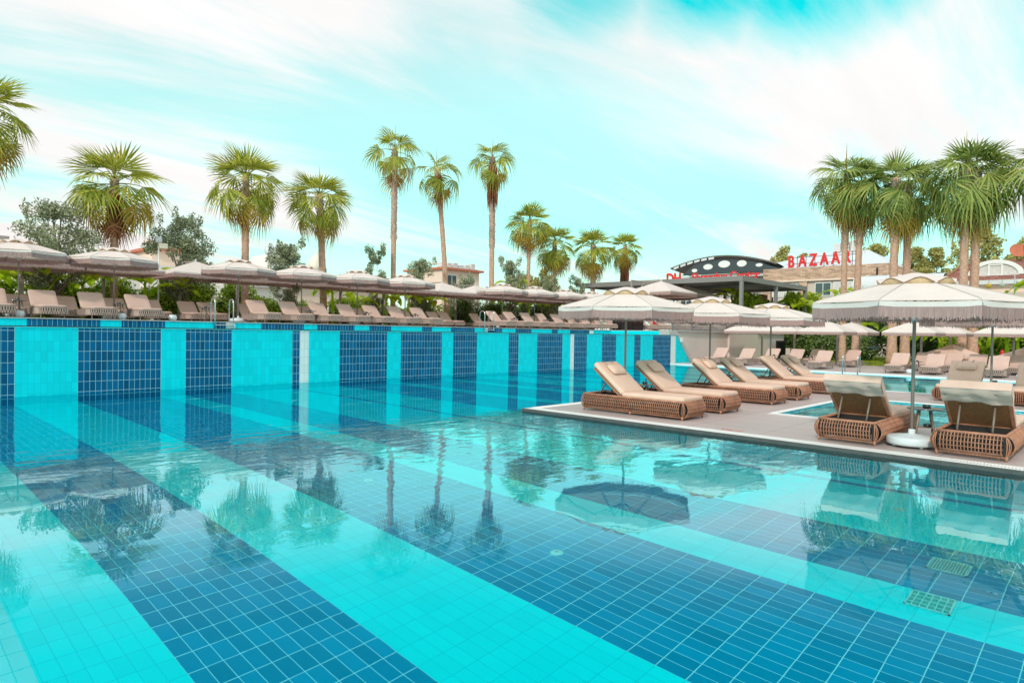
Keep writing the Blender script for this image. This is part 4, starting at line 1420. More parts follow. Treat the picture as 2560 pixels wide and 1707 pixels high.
def palm(x, y, z0, zc, key, sc, r0, r1, label, lean=(0, 0), boots=0.0, skirt_h=0.0, rz=0.0, flare=1.0, grp='fan palms'):
    root = empty('fan_palm', (x, y, z0), 0, label, 'palm tree', grp)
    H = zc - z0 - .25
    r0 *= .74; r1 *= .76
    tr = MB()
    pts, rs_ = [], []
    n = 34
    rnd = random.Random(int(x * 100))
    sc *= 1.06
    for k in range(n + 1):
        t = k / n
        pts.append((lean[0] * t ** 1.4, lean[1] * t ** 1.4, H * t))
        rs_.append((r0 + (r1 - r0) * t) * (1 + (flare - 1) * max(0, 1 - t * 6)) * (1 + .035 * (1 if k % 2 else -1)) * rnd.uniform(.98, 1.02))
    tr.tube(pts, rs_, 12)
    trunk = tr.build('trunk', MT['palm_trunk'], root)
    # persistent leaf bases
    if boots > 0:
        bt = MB()
        m_ = int(boots * 34)
        for i in range(m_):
            zz_ = H - .1 - boots * (i / m_)
            t = zz_ / H
            a = i * 2.4 + rnd.uniform(-.2, .2)
            c, s_ = math.cos(a), math.sin(a)
            rr_ = r0 + (r1 - r0) * t
            cx, cy = lean[0] * t ** 1.4, lean[1] * t ** 1.4
            w_ = rr_ * .55
            o_ = rr_ * rnd.uniform(1.25, 1.6)
            bt.add([(cx + rr_ * .9 * c + w_ * s_, cy + rr_ * .9 * s_ - w_ * c, zz_ - .12), (cx + rr_ * .9 * c - w_ * s_, cy + rr_ * .9 * s_ + w_ * c, zz_ - .12),
                    (cx + o_ * c - w_ * .35 * s_, cy + o_ * s_ + w_ * .35 * c, zz_ + .10), (cx + o_ * c + w_ * .35 * s_, cy + o_ * s_ - w_ * .35 * c, zz_ + .10),
                    (cx + rr_ * .8 * c, cy + rr_ * .8 * s_, zz_ + .02)], [(0, 1, 2, 3), (0, 3, 4), (1, 4, 2), (3, 2, 4)])
        bt.build('leaf_bases', MT['palm_boot'], root)
    if skirt_h > 0:
        sk = MB()
        skirt(sk, skirt_h, r1 * 1.2, int(x * 10), int(90 * skirt_h))
        so_ = sk.build('dead_skirt', MT['palm_dead'], root)
        so_.location = (lean[0] * .93, lean[1] * .93, H - .25)
    cr = bpy.data.objects.new('crown', crown_mesh(key))
    col.objects.link(cr)
    cr.parent = root
    cr.location = (lean[0], lean[1], H)
    cr.rotation_euler = (0, 0, rz)
    cr.scale = (sc, sc, sc)
    return root


GA = 'fan palms behind the raised terrace'
palm(4.15, 31.5, ZT, 10.1, 'lushB', 1.12, .20, .17, 'fan palm cut off by the left picture edge, brown dead fronds below its crown', skirt_h=1.6, rz=1.0, grp=GA)
palm(8.5, 31.5, ZT, 8.1, 'lushA', 1.20, .23, .18, 'fan palm with rusty dead skirt, between the two big olive trees', skirt_h=2.0, rz=.3, flare=1.3, grp=GA, boots=.6)
palm(14.15, 31.5, ZT, 9.3, 'lushB', 1.20, .24, .21, 'lush fan palm with a straight smooth trunk, left of the curved one', rz=2.1, grp=GA)
palm(18.45, 31.5, ZT, 9.0, 'lushC', 1.12, .26, .21, 'lush fan palm with slightly curved stout trunk, left of the tall thin palms', (-.35, 0), boots=1.0, rz=.9, grp=GA)
palm(22.95, 31.5, ZT, 12.5, 'tallA', 1.3, .20, .19, 'tall thin palm with scaly upper trunk, first of the three tall ones', (-.0, 0), boots=5.2, rz=.4, grp=GA)
palm(27.15, 31.5, ZT, 11.9, 'tallB', 1.3, .22, .19, 'tall palm with leaning trunk and brown hanging fronds, middle of the three tall ones', (-1.0, 0), boots=1.6, skirt_h=1.1, rz=1.7, grp=GA)
palm(31.05, 31.5, ZT, 13.6, 'tallC', 1.3, .24, .22, 'tallest thin palm with long brown skirt, last of the three tall ones', (-.1, 0), boots=6.0, skirt_h=3.0, rz=.2, grp=GA)
palm(34.65, 31.5, ZT, 9.9, 'lushA', 1.10, .21, .17, 'medium fan palm just right of the tallest palm', (.15, 0), boots=2.0, rz=2.6, grp=GA)
palm(37.6, 31.5, ZT, 8.7, 'lushB', 1.12, .21, .18, 'medium fan palm, second right of the tallest palm', rz=.1, boots=1.2, grp=GA)
palm(42.4, 31.5, ZT, 8.9, 'lushC', 1.22, .26, .23, 'medium fan palm rising behind the left end of the pergola', rz=1.9, boots=1.2, grp=GA)
palm(46.9, 31.5, ZT, 9.3, 'lushA', 1.02, .24, .22, 'fan palm with pale brown skirt above the pergola, last of the terrace palms', skirt_h=3.2, rz=.8, grp=GA)
GB = 'fan palms at the right beyond the lower deck'
palm(44.2, 13.3, .05, 12.1, 'coolA', 1.45, .27, .21, 'leftmost fan palm of the right hand cluster, before the red rooftop letters', boots=4.6, rz=.5, flare=1.25, grp=GB, skirt_h=2.2)
palm(44.2, 12.55, .05, 11.5, 'coolB', 1.35, .30, .22, 'fan palm with dark shaggy trunk, second of the right hand cluster', (.1, -.1), boots=3.9, skirt_h=2.6, rz=2.0, flare=1.25, grp=GB)
palm(43.0, 10.25, .05, 11.2, 'coolB', 1.40, .34, .25, 'fan palm left one of the middle pair in the right hand cluster', boots=3.6, rz=1.2, flare=1.3, grp=GB)
palm(44.4, 9.9, .05, 11.0, 'coolA', 1.30, .34, .24, 'fan palm right one of the middle pair in the right hand cluster', boots=1.6, rz=3.0, flare=1.3, grp=GB)
palm(42.4, 6.75, .05, 11.1, 'coolC', 1.45, .30, .24, 'fan palm left one of the twin trunks by the tiled roof', boots=.6, rz=.4, flare=1.25, grp=GB)
palm(43.0, 6.35, .05, 11.1, 'coolA', 1.42, .33, .24, 'fan palm right one of the twin trunks by the tiled roof', boots=.8, rz=2.4, flare=1.25, grp=GB)
palm(42.2, 3.0, .05, 10.9, 'coolB', 1.45, .30, .24, 'fan palm cut off by the right picture edge', boots=1.5, rz=1.4, skirt_h=1.6, grp=GB)


def leaf_cloud(mb, blobs, n, size, seed, mi=0, asp=2.2, dens_in=0.35):
    """many small leaves spread through the volume of several blobs: (cx,cy,cz,rx,ry,rz)"""
    g = np.random.RandomState(seed)
    vol = np.array([b[3] * b[4] * b[5] for b in blobs]) ** .8
    ids = g.choice(len(blobs), n, p=vol / vol.sum())
    d = g.randn(n, 3); d /= np.linalg.norm(d, axis=1)[:, None]
    rr_ = (dens_in + (1 - dens_in) * g.rand(n)) ** .6
    bl = np.array(blobs)[ids]
    c = bl[:, :3] + d * rr_[:, None] * bl[:, 3:6] * (1 + .18 * g.randn(n)[:, None] * (g.rand(n)[:, None] > .8))
    u = g.randn(n, 3); u /= np.linalg.norm(u, axis=1)[:, None]
    v = np.cross(u, g.randn(n, 3)); v /= np.linalg.norm(v, axis=1)[:, None]
    s = size * (.6 + .8 * g.rand(n))[:, None]
    a = c - u * s * .5 * asp; b_ = c + v * s * .5; cc_ = c + u * s * .5 * asp; e = c - v * s * .5
    o = len(mb.v)
    arr = np.stack([a, b_, cc_, e], 1).reshape(-1, 3)
    mb.v += [tuple(q) for q in arr.tolist()]
    mb.f += [(o + 4 * i, o + 4 * i + 1, o + 4 * i + 2, o + 4 * i + 3) for i in range(n)]
    mb.mi += [mi] * n
    mb.sm += [False] * n


def tree(name, x, y, z0, base_h, blobs, n, size, seed, leaf, label, cat, grp, tr=.11, forks=4):
    root = empty(name, (x, y, z0), 0, label, cat, grp)
    rs = random.Random(seed)
    tb_ = MB()
    tb_.tube([(0, 0, 0), (rs.uniform(-.06, .06), rs.uniform(-.06, .06), base_h * .5), (rs.uniform(-.1, .1), 0, base_h)], [tr * 1.2, tr, tr * .85], 8)
    for k in range(forks):
        b = blobs[k % len(blobs)]
        tb_.tube([(0, 0, base_h * .85), (b[0] * .45 + rs.uniform(-.1, .1), b[1] * .45, (base_h + b[2]) * .5), (b[0], b[1], b[2] + b[5] * .3)], [tr * .7, tr * .45, tr * .12], 6)
    # smaller branches
    for k in range(forks * 4):
        b = blobs[rs.randrange(len(blobs))]
        p = Vector((b[0], b[1], b[2])); q = p + Vector((rs.uniform(-1, 1) * b[3], rs.uniform(-1, 1) * b[4], rs.uniform(-.3, 1) * b[5]))
        tb_.tube([p * .85, (p + q) * .5, q], [tr * .2, tr * .12, tr * .04], 4)
    tb_.build('trunk', MT['bark'], root)
    cr = MB()
    leaf_cloud(cr, blobs, n, size, seed, 0, 2.0, .15)
    cr.build('crown', MT[leaf], root)
    return root


def blobset(seed, w_, h0, h1, n, depth=.8):
    rs = random.Random(seed)
    o = []
    for i in range(n):
        t = rs.random()
        z = h0 + (h1 - h0) * t
        env = math.sin(PI * (.12 + .83 * t)) ** .8
        a = rs.uniform(0, 2 * PI)
        r_ = rs.uniform(.15, .88)
        s_ = rs.uniform(.13, .29) * w_
        o.append((w_ * env * r_ * math.cos(a), w_ * depth * env * r_ * math.sin(a), z, s_, s_, s_ * rs.uniform(.8, 1.1)))
    return o


ol = [(6.4, 31.2, 1.75, 1.2, 4.7, 26, 9000, 'big round olive tree at the left, behind the first parasols'), (11.2, 31.4, 1.6, 1.1, 4.95, 24, 8500, 'big olive tree beside the light pole, right of the palm with the rusty skirt'),
      (16.15, 31.2, 1.3, .8, 4.2, 18, 6000, 'loose olive tree between the two stout palms'), (21.5, 31.2, .85, .7, 4.6, 16, 4200, 'narrow upright olive tree left of the first tall palm'),
      (24.9, 31.3, 1.35, .7, 4.2, 18, 6000, 'olive tree between the first two tall palms'), (28.4, 31.5, 1.25, .6, 3.3, 14, 4500, 'low olive tree in front of the house, right of the leaning palm'),
      (32.6, 31.2, 1.4, .7, 4.9, 16, 5000, 'spiky olive tree right of the tallest palm'), (36.5, 31.0, 1.3, .7, 4.1, 14, 4000, 'low olive tree under the medium palms'), (39.8, 31.0, 1.2, .8, 4.1, 14, 4000, 'olive tree at the left end of the pergola')]
for i, (x, y, w_, h0, h1, nb, n, lb) in enumerate(ol):
    bs_ = blobset(50 + i, w_, h0 + .2, h1 - .30, nb + 34)
    rs = random.Random(i)
    for k in range(7):   # shoots that stick out of the outline
        a = rs.uniform(0, 6.28); bs_.append((w_ * .6 * math.cos(a), w_ * .5 * math.sin(a), h1 - .25 + rs.uniform(-.5, .3), .17, .17, .30))
    tree('olive_tree', x, y, ZT, h0, bs_, int(n * 1.55), .055, 20 + i, 'olive_leaf', lb, 'olive tree', 'olive trees behind the raised terrace', tr=.12 if i < 2 else .08)


def banana(x, y, z0, h, nl, seed, label, s=1.0, grp='banana plants behind the raised terrace', cat='banana plant'):
    root = empty('banana_plant', (x, y, z0), 0, label, cat, grp)
    rs = random.Random(seed)
    MB().tube([(0, 0, 0), (.03, 0, h * .5), (0, .02, h)], [.10 * s, .08 * s, .05 * s], 8).build('stem', MT['bright_leaf'] if False else MT['banana_leaf'], root)
    for i in range(nl):
        az = R(i * 137.5 + rs.uniform(-20, 20)); el0 = rs.uniform(35, 75)
        ln = rs.uniform(1.2, 1.9) * s; wd = rs.uniform(.24, .34) * s
        mb = MB()
        n = 12
        p = Vector((0, 0, h * rs.uniform(.85, 1.0))); el = R(el0)
        pts = []
        for k in range(n + 1):
            t = k / n
            pts.append((p.copy(), el))
            p = p + Vector((math.cos(az) * math.cos(el), math.sin(az) * math.cos(el), math.sin(el))) * (ln / n)
            el -= R(rs.uniform(7, 12))
        sx, sy = -math.sin(az), math.cos(az)
        tw = rs.uniform(-.35, .35)
        for k in range(2, n):
            for sgn in (-1, 1):
                if rs.random() < .06: continue
                wv = []
                for q in (k, k + 1):
                    t = (q - 2) / (n - 2)
                    w_ = wd * max(.03, math.sin(PI * min(1, .12 + .88 * t)) ** .6) * rs.uniform(.88, 1.05)
                    c = pts[q][0]
                    wv.append((c, Vector((c.x + sgn * w_ * sx, c.y + sgn * w_ * sy, c.z + w_ * (.28 + tw * sgn)))))
                mb.add([wv[0][0], wv[1][0], wv[1][1], wv[0][1]], [(0, 1, 2, 3)])
        mb.tube([q[0] for q in pts], [.022 * s - .0015 * k * s for k in range(n + 1)], 4)
        mb.build('leaf', MT['banana_leaf'], root)
    return root


bn = [(4.0, 31.4, 1.5, 9, 'at the left picture edge'), (5.6, 31.5, 1.35, 8, 'under the first back parasol'), (7.3, 31.3, 1.3, 7, 'left of the palm with the rusty skirt'), (9.7, 31.5, 1.5, 9, 'right of the palm with the rusty skirt'),
      (11.0, 31.2, 1.1, 7, 'beside the light pole'), (18.9, 31.4, 1.6, 9, 'right of the curved stout palm'), (20.1, 31.2, 1.0, 7, 'below the narrow olive tree'), (22.4, 31.4, 1.5, 9, 'at the foot of the first tall palm, left'),
      (23.9, 31.2, 1.6, 9, 'at the foot of the first tall palm, right'), (25.6, 31.3, 1.4, 8, 'left of the far ladder'), (31.9, 31.3, 1.6, 8, 'beneath the tallest palm'), (34.6, 31.3, 1.5, 8, 'right of the tallest palm'), (36.4, 31.1, 1.4, 7, 'furthest right of the terrace row'),
      (33.5, 32.0, 2.9, 3, 'with one leaf showing above the parasols')]
for i, (x, y, h, nl, d) in enumerate(bn):
    banana(x, y, ZT, h * 1.15, nl, 70 + i, 'green banana plant ' + d)


def hedge(name, boxes, n, size, seed, leaf, label, cat='hedge', flowers=0, grp=None, core=True):
    root = empty(name, (boxes[0][0], boxes[0][1], boxes[0][2]), 0, label, cat, grp)
    ox, oy, oz = boxes[0][:3]
    mb = MB()
    bl = []
    rs = random.Random(seed)
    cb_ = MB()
    for x, y, z, sx, sy, sz in boxes:
        m_ = max(6, int(sx * sy * sz * 1.4 / (.45 ** 3) * .45))
        for k in range(m_):
            r_ = rs.uniform(.28, .5) * min(1.2, sz)
            bl.append((x - ox + rs.uniform(-sx, sx) / 2, y - oy + rs.uniform(-sy, sy) / 2, z - oz + rs.uniform(.15, 1) * sz, r_, r_, r_ * .8))
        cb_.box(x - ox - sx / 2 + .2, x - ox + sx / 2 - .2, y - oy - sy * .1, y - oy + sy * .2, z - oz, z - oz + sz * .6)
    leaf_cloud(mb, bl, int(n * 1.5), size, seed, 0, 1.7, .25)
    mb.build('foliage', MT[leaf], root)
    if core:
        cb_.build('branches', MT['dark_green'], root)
    if flowers:
        fb = MB()
        leaf_cloud(fb, [(b[0], b[1], b[2], b[3] * 1.1, b[4] * 1.1, b[5] * 1.1) for b in bl[: len(bl)]], flowers, .06, seed + 1, 0, 1.0, .9)
        fb.build('blossoms', MT['flower'], root)
    return root


GH = 'clipped hedges behind the raised terrace'
hedge('hedge', [(6.5, 32.6, ZT, 7.5, .9, 1.65)], 13000, .075, 1, 'hedge_leaf', 'glossy green hedge behind the left end of the raised terrace', grp=GH)
hedge('hedge', [(12.6, 32.4, ZT, 4.8, .9, 1.7)], 11000, .075, 2, 'hedge_leaf', 'glossy green hedge behind the near ladder', grp=GH)
hedge('hedge', [(18.0, 32.6, ZT, 5.6, .9, 1.2)], 8000, .075, 3, 'hedge_leaf', 'low glossy hedge right of the loose olive tree', grp=GH)
hedge('hedge', [(25.0, 32.6, ZT, 8.0, .9, 1.3)], 9000, .08, 4, 'hedge_leaf', 'low hedge behind the tall palms', grp=GH)
hedge('hedge', [(29.2, 31.0, ZT, 3.6, 1.1, 1.55)], 8000, .06, 5, 'bush_leaf', 'tall dark bush behind the far ladder', grp=GH)
hedge('hedge', [(37.0, 32.0, ZT, 11, 1.0, 1.6)], 9000, .09, 6, 'bush_leaf', 'dark hedge behind the far end of the terrace', grp=GH)
hedge('yellow_bush', [(55.0, 19.7, 1.6, 3.0, 1.8, 3.3), (52.6, 20.8, 1.6, 2.4, 1.4, 2.6)], 7500, .15, 7, 'bright_leaf', 'bright yellow green shrub below the right end of the pergola', 'shrub', grp='bright shrubs by the pergola')
hedge('yellow_bush', [(49.6, 21.9, 1.9, 3.0, 1.8, 2.7), (47.0, 24.4, 1.9, 2.2, 1.6, 2.1)], 8000, .14, 8, 'bright_leaf', 'bright yellow green shrub behind the pergola corner post', 'shrub', grp='bright shrubs by the pergola')
hedge('flowering_bush', [(50.2, 18.3, .05, 2.4, 2.6, 2.2), (49.6, 16.4, .05, 2.2, 2.2, 1.7)], 9000, .10, 9, 'bush_leaf', 'dense bush at the end of the beige wall', 'bush')
hedge('flowering_bush', [(47.6, 15.0, .05, 2.0, 2.2, 1.3), (48.8, 13.9, .05, 2.0, 1.6, 1.6)], 8000, .10, 10, 'bush_leaf', 'low bush with small pink white flowers, left of the first right hand palm', 'bush', flowers=420)
# dark planting at the back of the lawn
for i, (x, y, sx, sy, sz, lf, lb) in enumerate([(56, 16.5, 3, 5, 3.2, 'bush_leaf', 'dark shrubs behind the hanging egg seat'), (55, 10.5, 3, 5.2, 2.6, 'bush_leaf', 'dark shrubs left of the twin trunk palms'), (53, 4.2, 2.6, 6.5, 2.7, 'hedge_leaf', 'clipped dark hedge at the far right')]):
    hedge('hedge', [(x, y, .05, sx, sy, sz)], 9000, .12, 30 + i, lf, lb, grp='dark shrubs behind the lawn')
bn2 = [(53.5, 17.2, 1.9, 'left above the hanging egg seat'), (52.8, 14.9, 2.1, 'right above the hanging egg seat'), (50.5, 11.3, 1.9, 'left of the middle palm pair'), (50.8, 9.3, 1.8, 'right of the middle palm pair'), (49.8, 8.2, 1.5, 'left of the terracotta pot'),
       (49.5, 5.6, 1.9, 'right of the twin trunk palms'), (49.0, 5.0, 1.6, 'next to the far right hedge')]
for i, (x, y, h, d) in enumerate(bn2):
    banana(x, y, .05, h, 9, 100 + i, 'broad leaved banana plant ' + d, 1.25, 'banana plants behind the lawn')
banana(49.0, 22.9, 2.4, 2.3, 9, 120, 'bright banana plant between the pergola posts', 1.5, 'banana plants by the pergola')
banana(53.2, 19.3, 2.0, 2.0, 8, 121, 'bright banana plant right below the end of the pergola', 1.4, 'banana plants by the pergola')
banana(58.5, 17.8, 3.0, 2.1, 6, 122, 'green banana plant top showing left of the big parasol canopy', 1.2, 'banana plants by the pergola')
banana(45.0, 3.6, 3.0, 1.6, 8, 123, 'bright banana plant at the right edge above the big parasol', 1.3, 'banana plants by the pergola')


# ------------------------------------------------------------------ houses behind the terrace
def win(mb_parent, M, x, z, w_, h_, d=0.0, cur=False):
    f = MB()
    f.box(x, x + w_, -.06 - d, -.005 - d, z, z + h_, 0, M)
    o = f.build('window', MT['window_frame'], mb_parent)
    g = MB()
    for k in range(2):
        g.box(x + .06 + k * w_ / 2, x + w_ / 2 - .04 + k * w_ / 2, -.075 - d, -.062 - d, z + .07, z + h_ - .07, 0, M)
    g.build('pane', MT['curtain'] if cur else MT['window_glass'], o)
    return o


def house(x0, x1, y, depth, z0, z1, label, wall='house_white', floors=2, roof=None, balc=(), wins=(), crown=None, rz=0.0, tanks=()):
    root = empty('house', (x0, y, z0), rz, label, 'house', 'houses beyond the hedge')
    W = x1 - x0
    H = z1 - z0
    I = Matrix.Identity(4)
    MB().box(0, W, 0, depth, 0, H).build('wall', MT[wall], root)
    if roof:
        MB().box(-.4, W + .4, -.5, depth + .4, H, H + .25).build('roof', MT[roof], root)
    for (bx0, bx1, bz, dd) in balc:
        b = MB().box(bx0, bx1, -dd, -.001, bz, bz + .12).box(bx0, bx1, -dd, -dd + .1, bz + .12, bz + 1.0).box(bx0, bx0 + .1, -dd + .1, -.001, bz + .12, bz + 1.0).box(bx1 - .1, bx1, -dd + .1, -.001, bz + .12, bz + 1.0)
        b.build('balcony', MT['house_white'], root)
    for (wx, wz, ww, wh) in wins:
        win(root, I, wx, wz, ww, wh)
    if crown:   # parapet: little tiled caps and tanks
        c = MB()
        k = 0.0
        rs = random.Random(3)
        while k < W - .8:
            c.box(k + .1, k + .75, .2, .9, H + .25, H + .25 + rs.uniform(.5, .85))
            c.lathe([(.36, 0), (.36, .3), (.2, .38), (0, .38)], 8, (k + .42, 2.0, H + .25 + rs.uniform(.3, .6)))
            k += 1.0
        c.box(0, W, .15, .95, H + .25, H + .42)
        c.build('parapet', MT[crown], root)
    for tx, tz in tanks:
        t = MB().lathe([(0, -.8), (.42, -.78), (.45, -.6), (.45, .6), (.42, .78), (0, .8)], 12, M=Matrix.Translation((tx, 1.0, H + tz)) @ Matrix.Rotation(R(90), 4, 'Y'))
        t.box(tx - .6, tx - .5, .9, 1.0, H, H + tz); t.box(tx + .5, tx + .6, .9, 1.0, H, H + tz)
        t.build('water_tank', MT['roof_sheet'], root)
    return root


house(9.5, 17.5, 58, 8, 1.4, 5.6, 'low white house with beige ledges seen between the left banana plants', wins=[(1.2, 1.4, 1.6, 1.1), (4.4, 1.4, 1.6, 1.1)], balc=[(0.5, 6.5, 2.9, .9)])
house(18.6, 29.5, 60, 9, 1.4, 6.8, 'white house with cream balconies behind the near ladder', balc=[(3.3, 7.0, 2.9, 1.4), (7.6, 10.6, 2.6, 1.2)], wins=[(.8, .9, 1.6, 1.3), (4.2, .6, 1.6, 1.9), (8.2, .6, 1.4, 1.5), (1, 3.8, 1.3, 1.1)], tanks=())
house(20.9, 24.3, 66, 6, 6.0, 8.7, 'cream upper storey with terracotta eaves behind the second olive tree', 'house_cream', roof='terracotta', crown='house_cream')
house(30.3, 31.9, 62, 4, 1.4, 8.9, 'slim white rooftop block left of the curved stout palm', tanks=((.9, .5),))
house(31.8, 44.5, 62, 9, 1.4, 6.0, 'long pale house wall behind the banana plants right of the stout palm', 'house_cream', wins=[(1, 1.6, 1.4, 1.2), (5, 1.6, 1.4, 1.2), (9, 1.6, 1.4, 1.2)], roof='house_white')
house(25.8, 29.3, 56, 5, 1.4, 5.2, 'small white cottage with grey gabled roof left of the curved palm', roof='house_grey', wins=[(.5, 1.4, .9, 1.2), (2.1, 1.3, .8, 1.4)])
house(52.5, 58.8, 62, 7, 1.4, 9.2, 'cream house with terracotta eaves and a parapet of tanks between the tall palms', 'house_cream', roof='terracotta', crown='house_grey', balc=[(.3, 3.0, 4.8, 1.2)], wins=[(.8, 5.6, 1.5, 1.6), (3.8, 5.6, 1.4, 1.4)])
# golden domed turret and green awning roof behind the stout palm
r_ = empty('rooftop_turret', (34.8, 61, 7.4), 0, 'golden domed rooftop turret beside a dark green roof, left of the first tall palm', 'turret')
MB().lathe([(0.0, 2.3), (.12, 1.9), (.35, 1.7), (.75, 1.1), (.85, .5), (.8, 0), (0, 0)], 10).build('dome', MT['lamp_cream'], r_)
MB().add([(-4.2, 0, .15), (1.2, 0, .5), (1.2, 2.5, .5), (-4.2, 2.5, .15), (-4.2, 0, 0), (1.2, 0, -.4), (1.2, 2.5, -.4), (-4.2, 2.5, 0)], [(0, 1, 2, 3), (4, 7, 6, 5), (0, 4, 5, 1), (1, 5, 6, 2), (2, 6, 7, 3), (3, 7, 4, 0)]).build('green_roof', MT['egg_metal'], r_)
# white light pole
lp = empty('light_pole', (10.05, 30.9, ZT), 0, 'slender white light pole with camera head between palm and olive tree', 'light pole')
MB().tube([(0, 0, 0), (0, 0, 3.3)], .035, 8).build('pole', MT['white_paint'], lp)
MB().box(-.02, .32, -.14, .14, 3.2, 3.42).build('lamp_head', MT['lamp_cream'], lp)
MB().lathe([(0, 3.42), (.13, 3.44), (.15, 3.56), (.12, 3.68), (0, 3.72)], 10).build('dome', MT['roof_sheet'], lp)
# palm thatch hut roof at the left edge
hut = empty('thatched_roof', (2.6, 27.5, ZT), 0, 'corner of a reed roof peeking over the first parasol at the left edge', 'roof')
hb = MB()
for k in range(16):
    hb.box(-1.4 + k * .18, -1.28 + k * .18, -1.2, 1.2, 2.86 - k * .03, 2.89 - k * .03)
hb.build('slats', MT['leg_taupe'], hut)
MB().box(-1.4, 1.5, -1.25, -1.15, 2.5, 2.62).box(-1.3, -1.2, -1.2, -1.1, 0, 2.6).build('frame', MT['mast_grey'], hut)

# ------------------------------------------------------------------ pergola
pg = empty('pergola', (42, 18.9, ZT), 0, 'large flat dark grey louvred pergola on slim square posts', 'pergola')
PH = 5.60 - ZT
m1 = MB()
m1.box(0, 11.8, 0, .22, PH - .34, PH); m1.box(0, .22, .22, 13.6, PH - .34, PH); m1.box(11.58, 11.8, .22, 13.6, PH - .34, PH); m1.box(.22, 11.58, 13.38, 13.6, PH - .34, PH)
m1.box(.22, 11.58, 6.7, 6.9, PH - .34, PH - .02); m1.box(5.8, 6.0, .22, 6.7, PH - .34, PH - .02); m1.box(5.8, 6.0, 6.9, 13.38, PH - .34, PH - .02)
m1.build('beam_frame', MT['pergola_grey'], pg)
lv = MB()
for k in range(64):
    y = .25 + k * .205
    lv.box(.23, 11.57, y, y + .185, PH - .16, PH - .12)
lv.build('louvres', MT['pergola_louvre'], pg)
for x, y in ((.02, .02), (5.8, .02), (11.57, .02), (.02, 6.7), (.02, 13.35), (11.57, 6.7), (11.57, 13.35), (5.8, 13.35)):
    zb = 0 if x < 6.2 else -1.8
    MB().box(x, x + .21, y, y + .21, zb, PH - .34).build('post', MT['pergola_grey'], pg)
rp = MB().box(0, 1.5, 0, .12, 0, 3.4).build('rusty_panel', MT['rust']); rp.location = (52.2, 22.0, 1.6)
tag(rp, 'rust brown metal panel standing under the pergola', 'panel')

# railing on the terrace edge
rl = empty('terrace_railing', (32.5, WY + .34, 1.86), 0, 'grey metal railing with thin vertical bars above the beige wall', 'railing')
mb = MB()
for k in range(132):
    mb.box(k * .12, k * .12 + .022, -.011, .011, .04, .78)
mb.build('bars', MT['grey_steel'], rl)
MB().box(0, 15.8, -.02, .02, .78, .82).box(0, 15.8, -.015, .015, .0, .035).build('handrail', MT['grey_steel'], rl)
for k in range(8):
    MB().box(k * 2.25 - .03, k * 2.25 + .03, -.03, .03, 0, .84).build('post', MT['grey_steel'], rl)
# terrace loungers behind the railing
for i, x in enumerate([35.0, 37.2, 39.4, 41.6, 43.8]):
    RP.put((x, 20.6, ZT), 0, 'taupe rope lounger behind the terrace railing, %s from the left' % ORD[i], 'sun lounger', 'rope loungers behind the terrace railing')
lb_ = empty('lifebuoy_box', (33.2, 23.2, ZT), 0, 'red box beside black cabinets at the end of the terrace loungers', 'box')
MB().lathe([(0, 0), (.28, 0), (.30, .03), (.30, .35), (.25, .40), (0, .42)], 14).build('body', MT['hydrant_red'], lb_)
lb_.location = (36.9, 22.2, ZT + .42)
cbx = MB().box(0, 2.6, 0, .6, 0, .85).box(.05, 1.25, -.02, -.001, .05, .8).box(1.35, 2.55, -.02, -.001, .05, .8).build('cabinet', MT['black'])
cbx.location = (33.9, 23.0, ZT)
tag(cbx, 'low black cabinet with two doors at the end of the terrace', 'cabinet')

# black louvre hatch in front of the beige wall
lh = empty('louvre_hatch', (41.7, 15.1, ZD), R(-75), 'black louvred metal hatch by the beige wall', 'hatch')
MB().box(-.5, .5, 0, .06, 0, 1.25).build('frame', MT['shadow_frame'], lh)
lv = MB()
for k in range(14):
    lv.box(-.45, .45, -.05, -.001, .06 + k * .083, .10 + k * .083)
lv.build('slats', MT['black'], lh)
lh.location = (46.2, WY - .35, ZD); lh.rotation_euler = (0, 0, R(-12))

# ------------------------------------------------------------------ hanging egg seat, hydrants, pot, covered umbrellas
eg = empty('egg_seat', (50, 13.45, .35), R(40), 'teal wire hanging egg seat at the back of the lawn', 'garden seat')
wb_ = MB()
for k in range(26):
    a = 2 * PI * k / 26
    if 25 < math.degrees(a) % 360 < 25: continue
    pts = []
    for j in range(12):
        t = j / 11
        rr_ = .88 * math.sin(PI * (.08 + .80 * t)) ** .7
        open_ = (200 < math.degrees(a) < 330)
        if open_ and .05 < 1 - t and t > .38: break
        pts.append((rr_ * math.cos(a) + .12 * (1 - t), rr_ * math.sin(a), 1.95 * t))
    if len(pts) > 2: wb_.tube(pts, .017, 4)
for zz_, rr_ in ((.55, .86), (.62, .88)):
    wb_.tube([(rr_ * math.cos(2 * PI * k / 24), rr_ * math.sin(2 * PI * k / 24), zz_) for k in range(25)], .022, 5)
wb_.build('wire_shell', MT['egg_metal'], eg)
MB().rbox(-.7, .7, -.6, .6, .42, .56, .04, rc=.4).build('seat_cushion', MT['egg_metal'], eg)
MB().lathe([(0, -.3), (.35, -.3), (.3, .0), (.5, .05), (.7, .35), (.6, .36), (0, .3)], 18).build('bowl', MT['shadow_frame'], eg)
for x, y, z, lb in ((44.5, 5.75 + .6, .05, 'red hydrant right of the twin palm trunks'), (45.6, 5.35, -.15, 'small red hydrant box in front of the far right hedge')):
    h_ = empty('fire_hydrant', (x, y, z), 0, lb, 'hydrant', 'red hydrants behind the far deck')
    MB().lathe([(0, 0), (.12, 0), (.12, .9), (.16, .92), (.16, 1.2), (.10, 1.32), (0, 1.36)], 12).build('body', MT['hydrant_red'], h_)
    MB().tube([(-.22, 0, 1.05), (.22, 0, 1.05)], .06, 8).build('outlet', MT['hydrant_red'], h_)
    h_.scale = (.6, .6, .9)
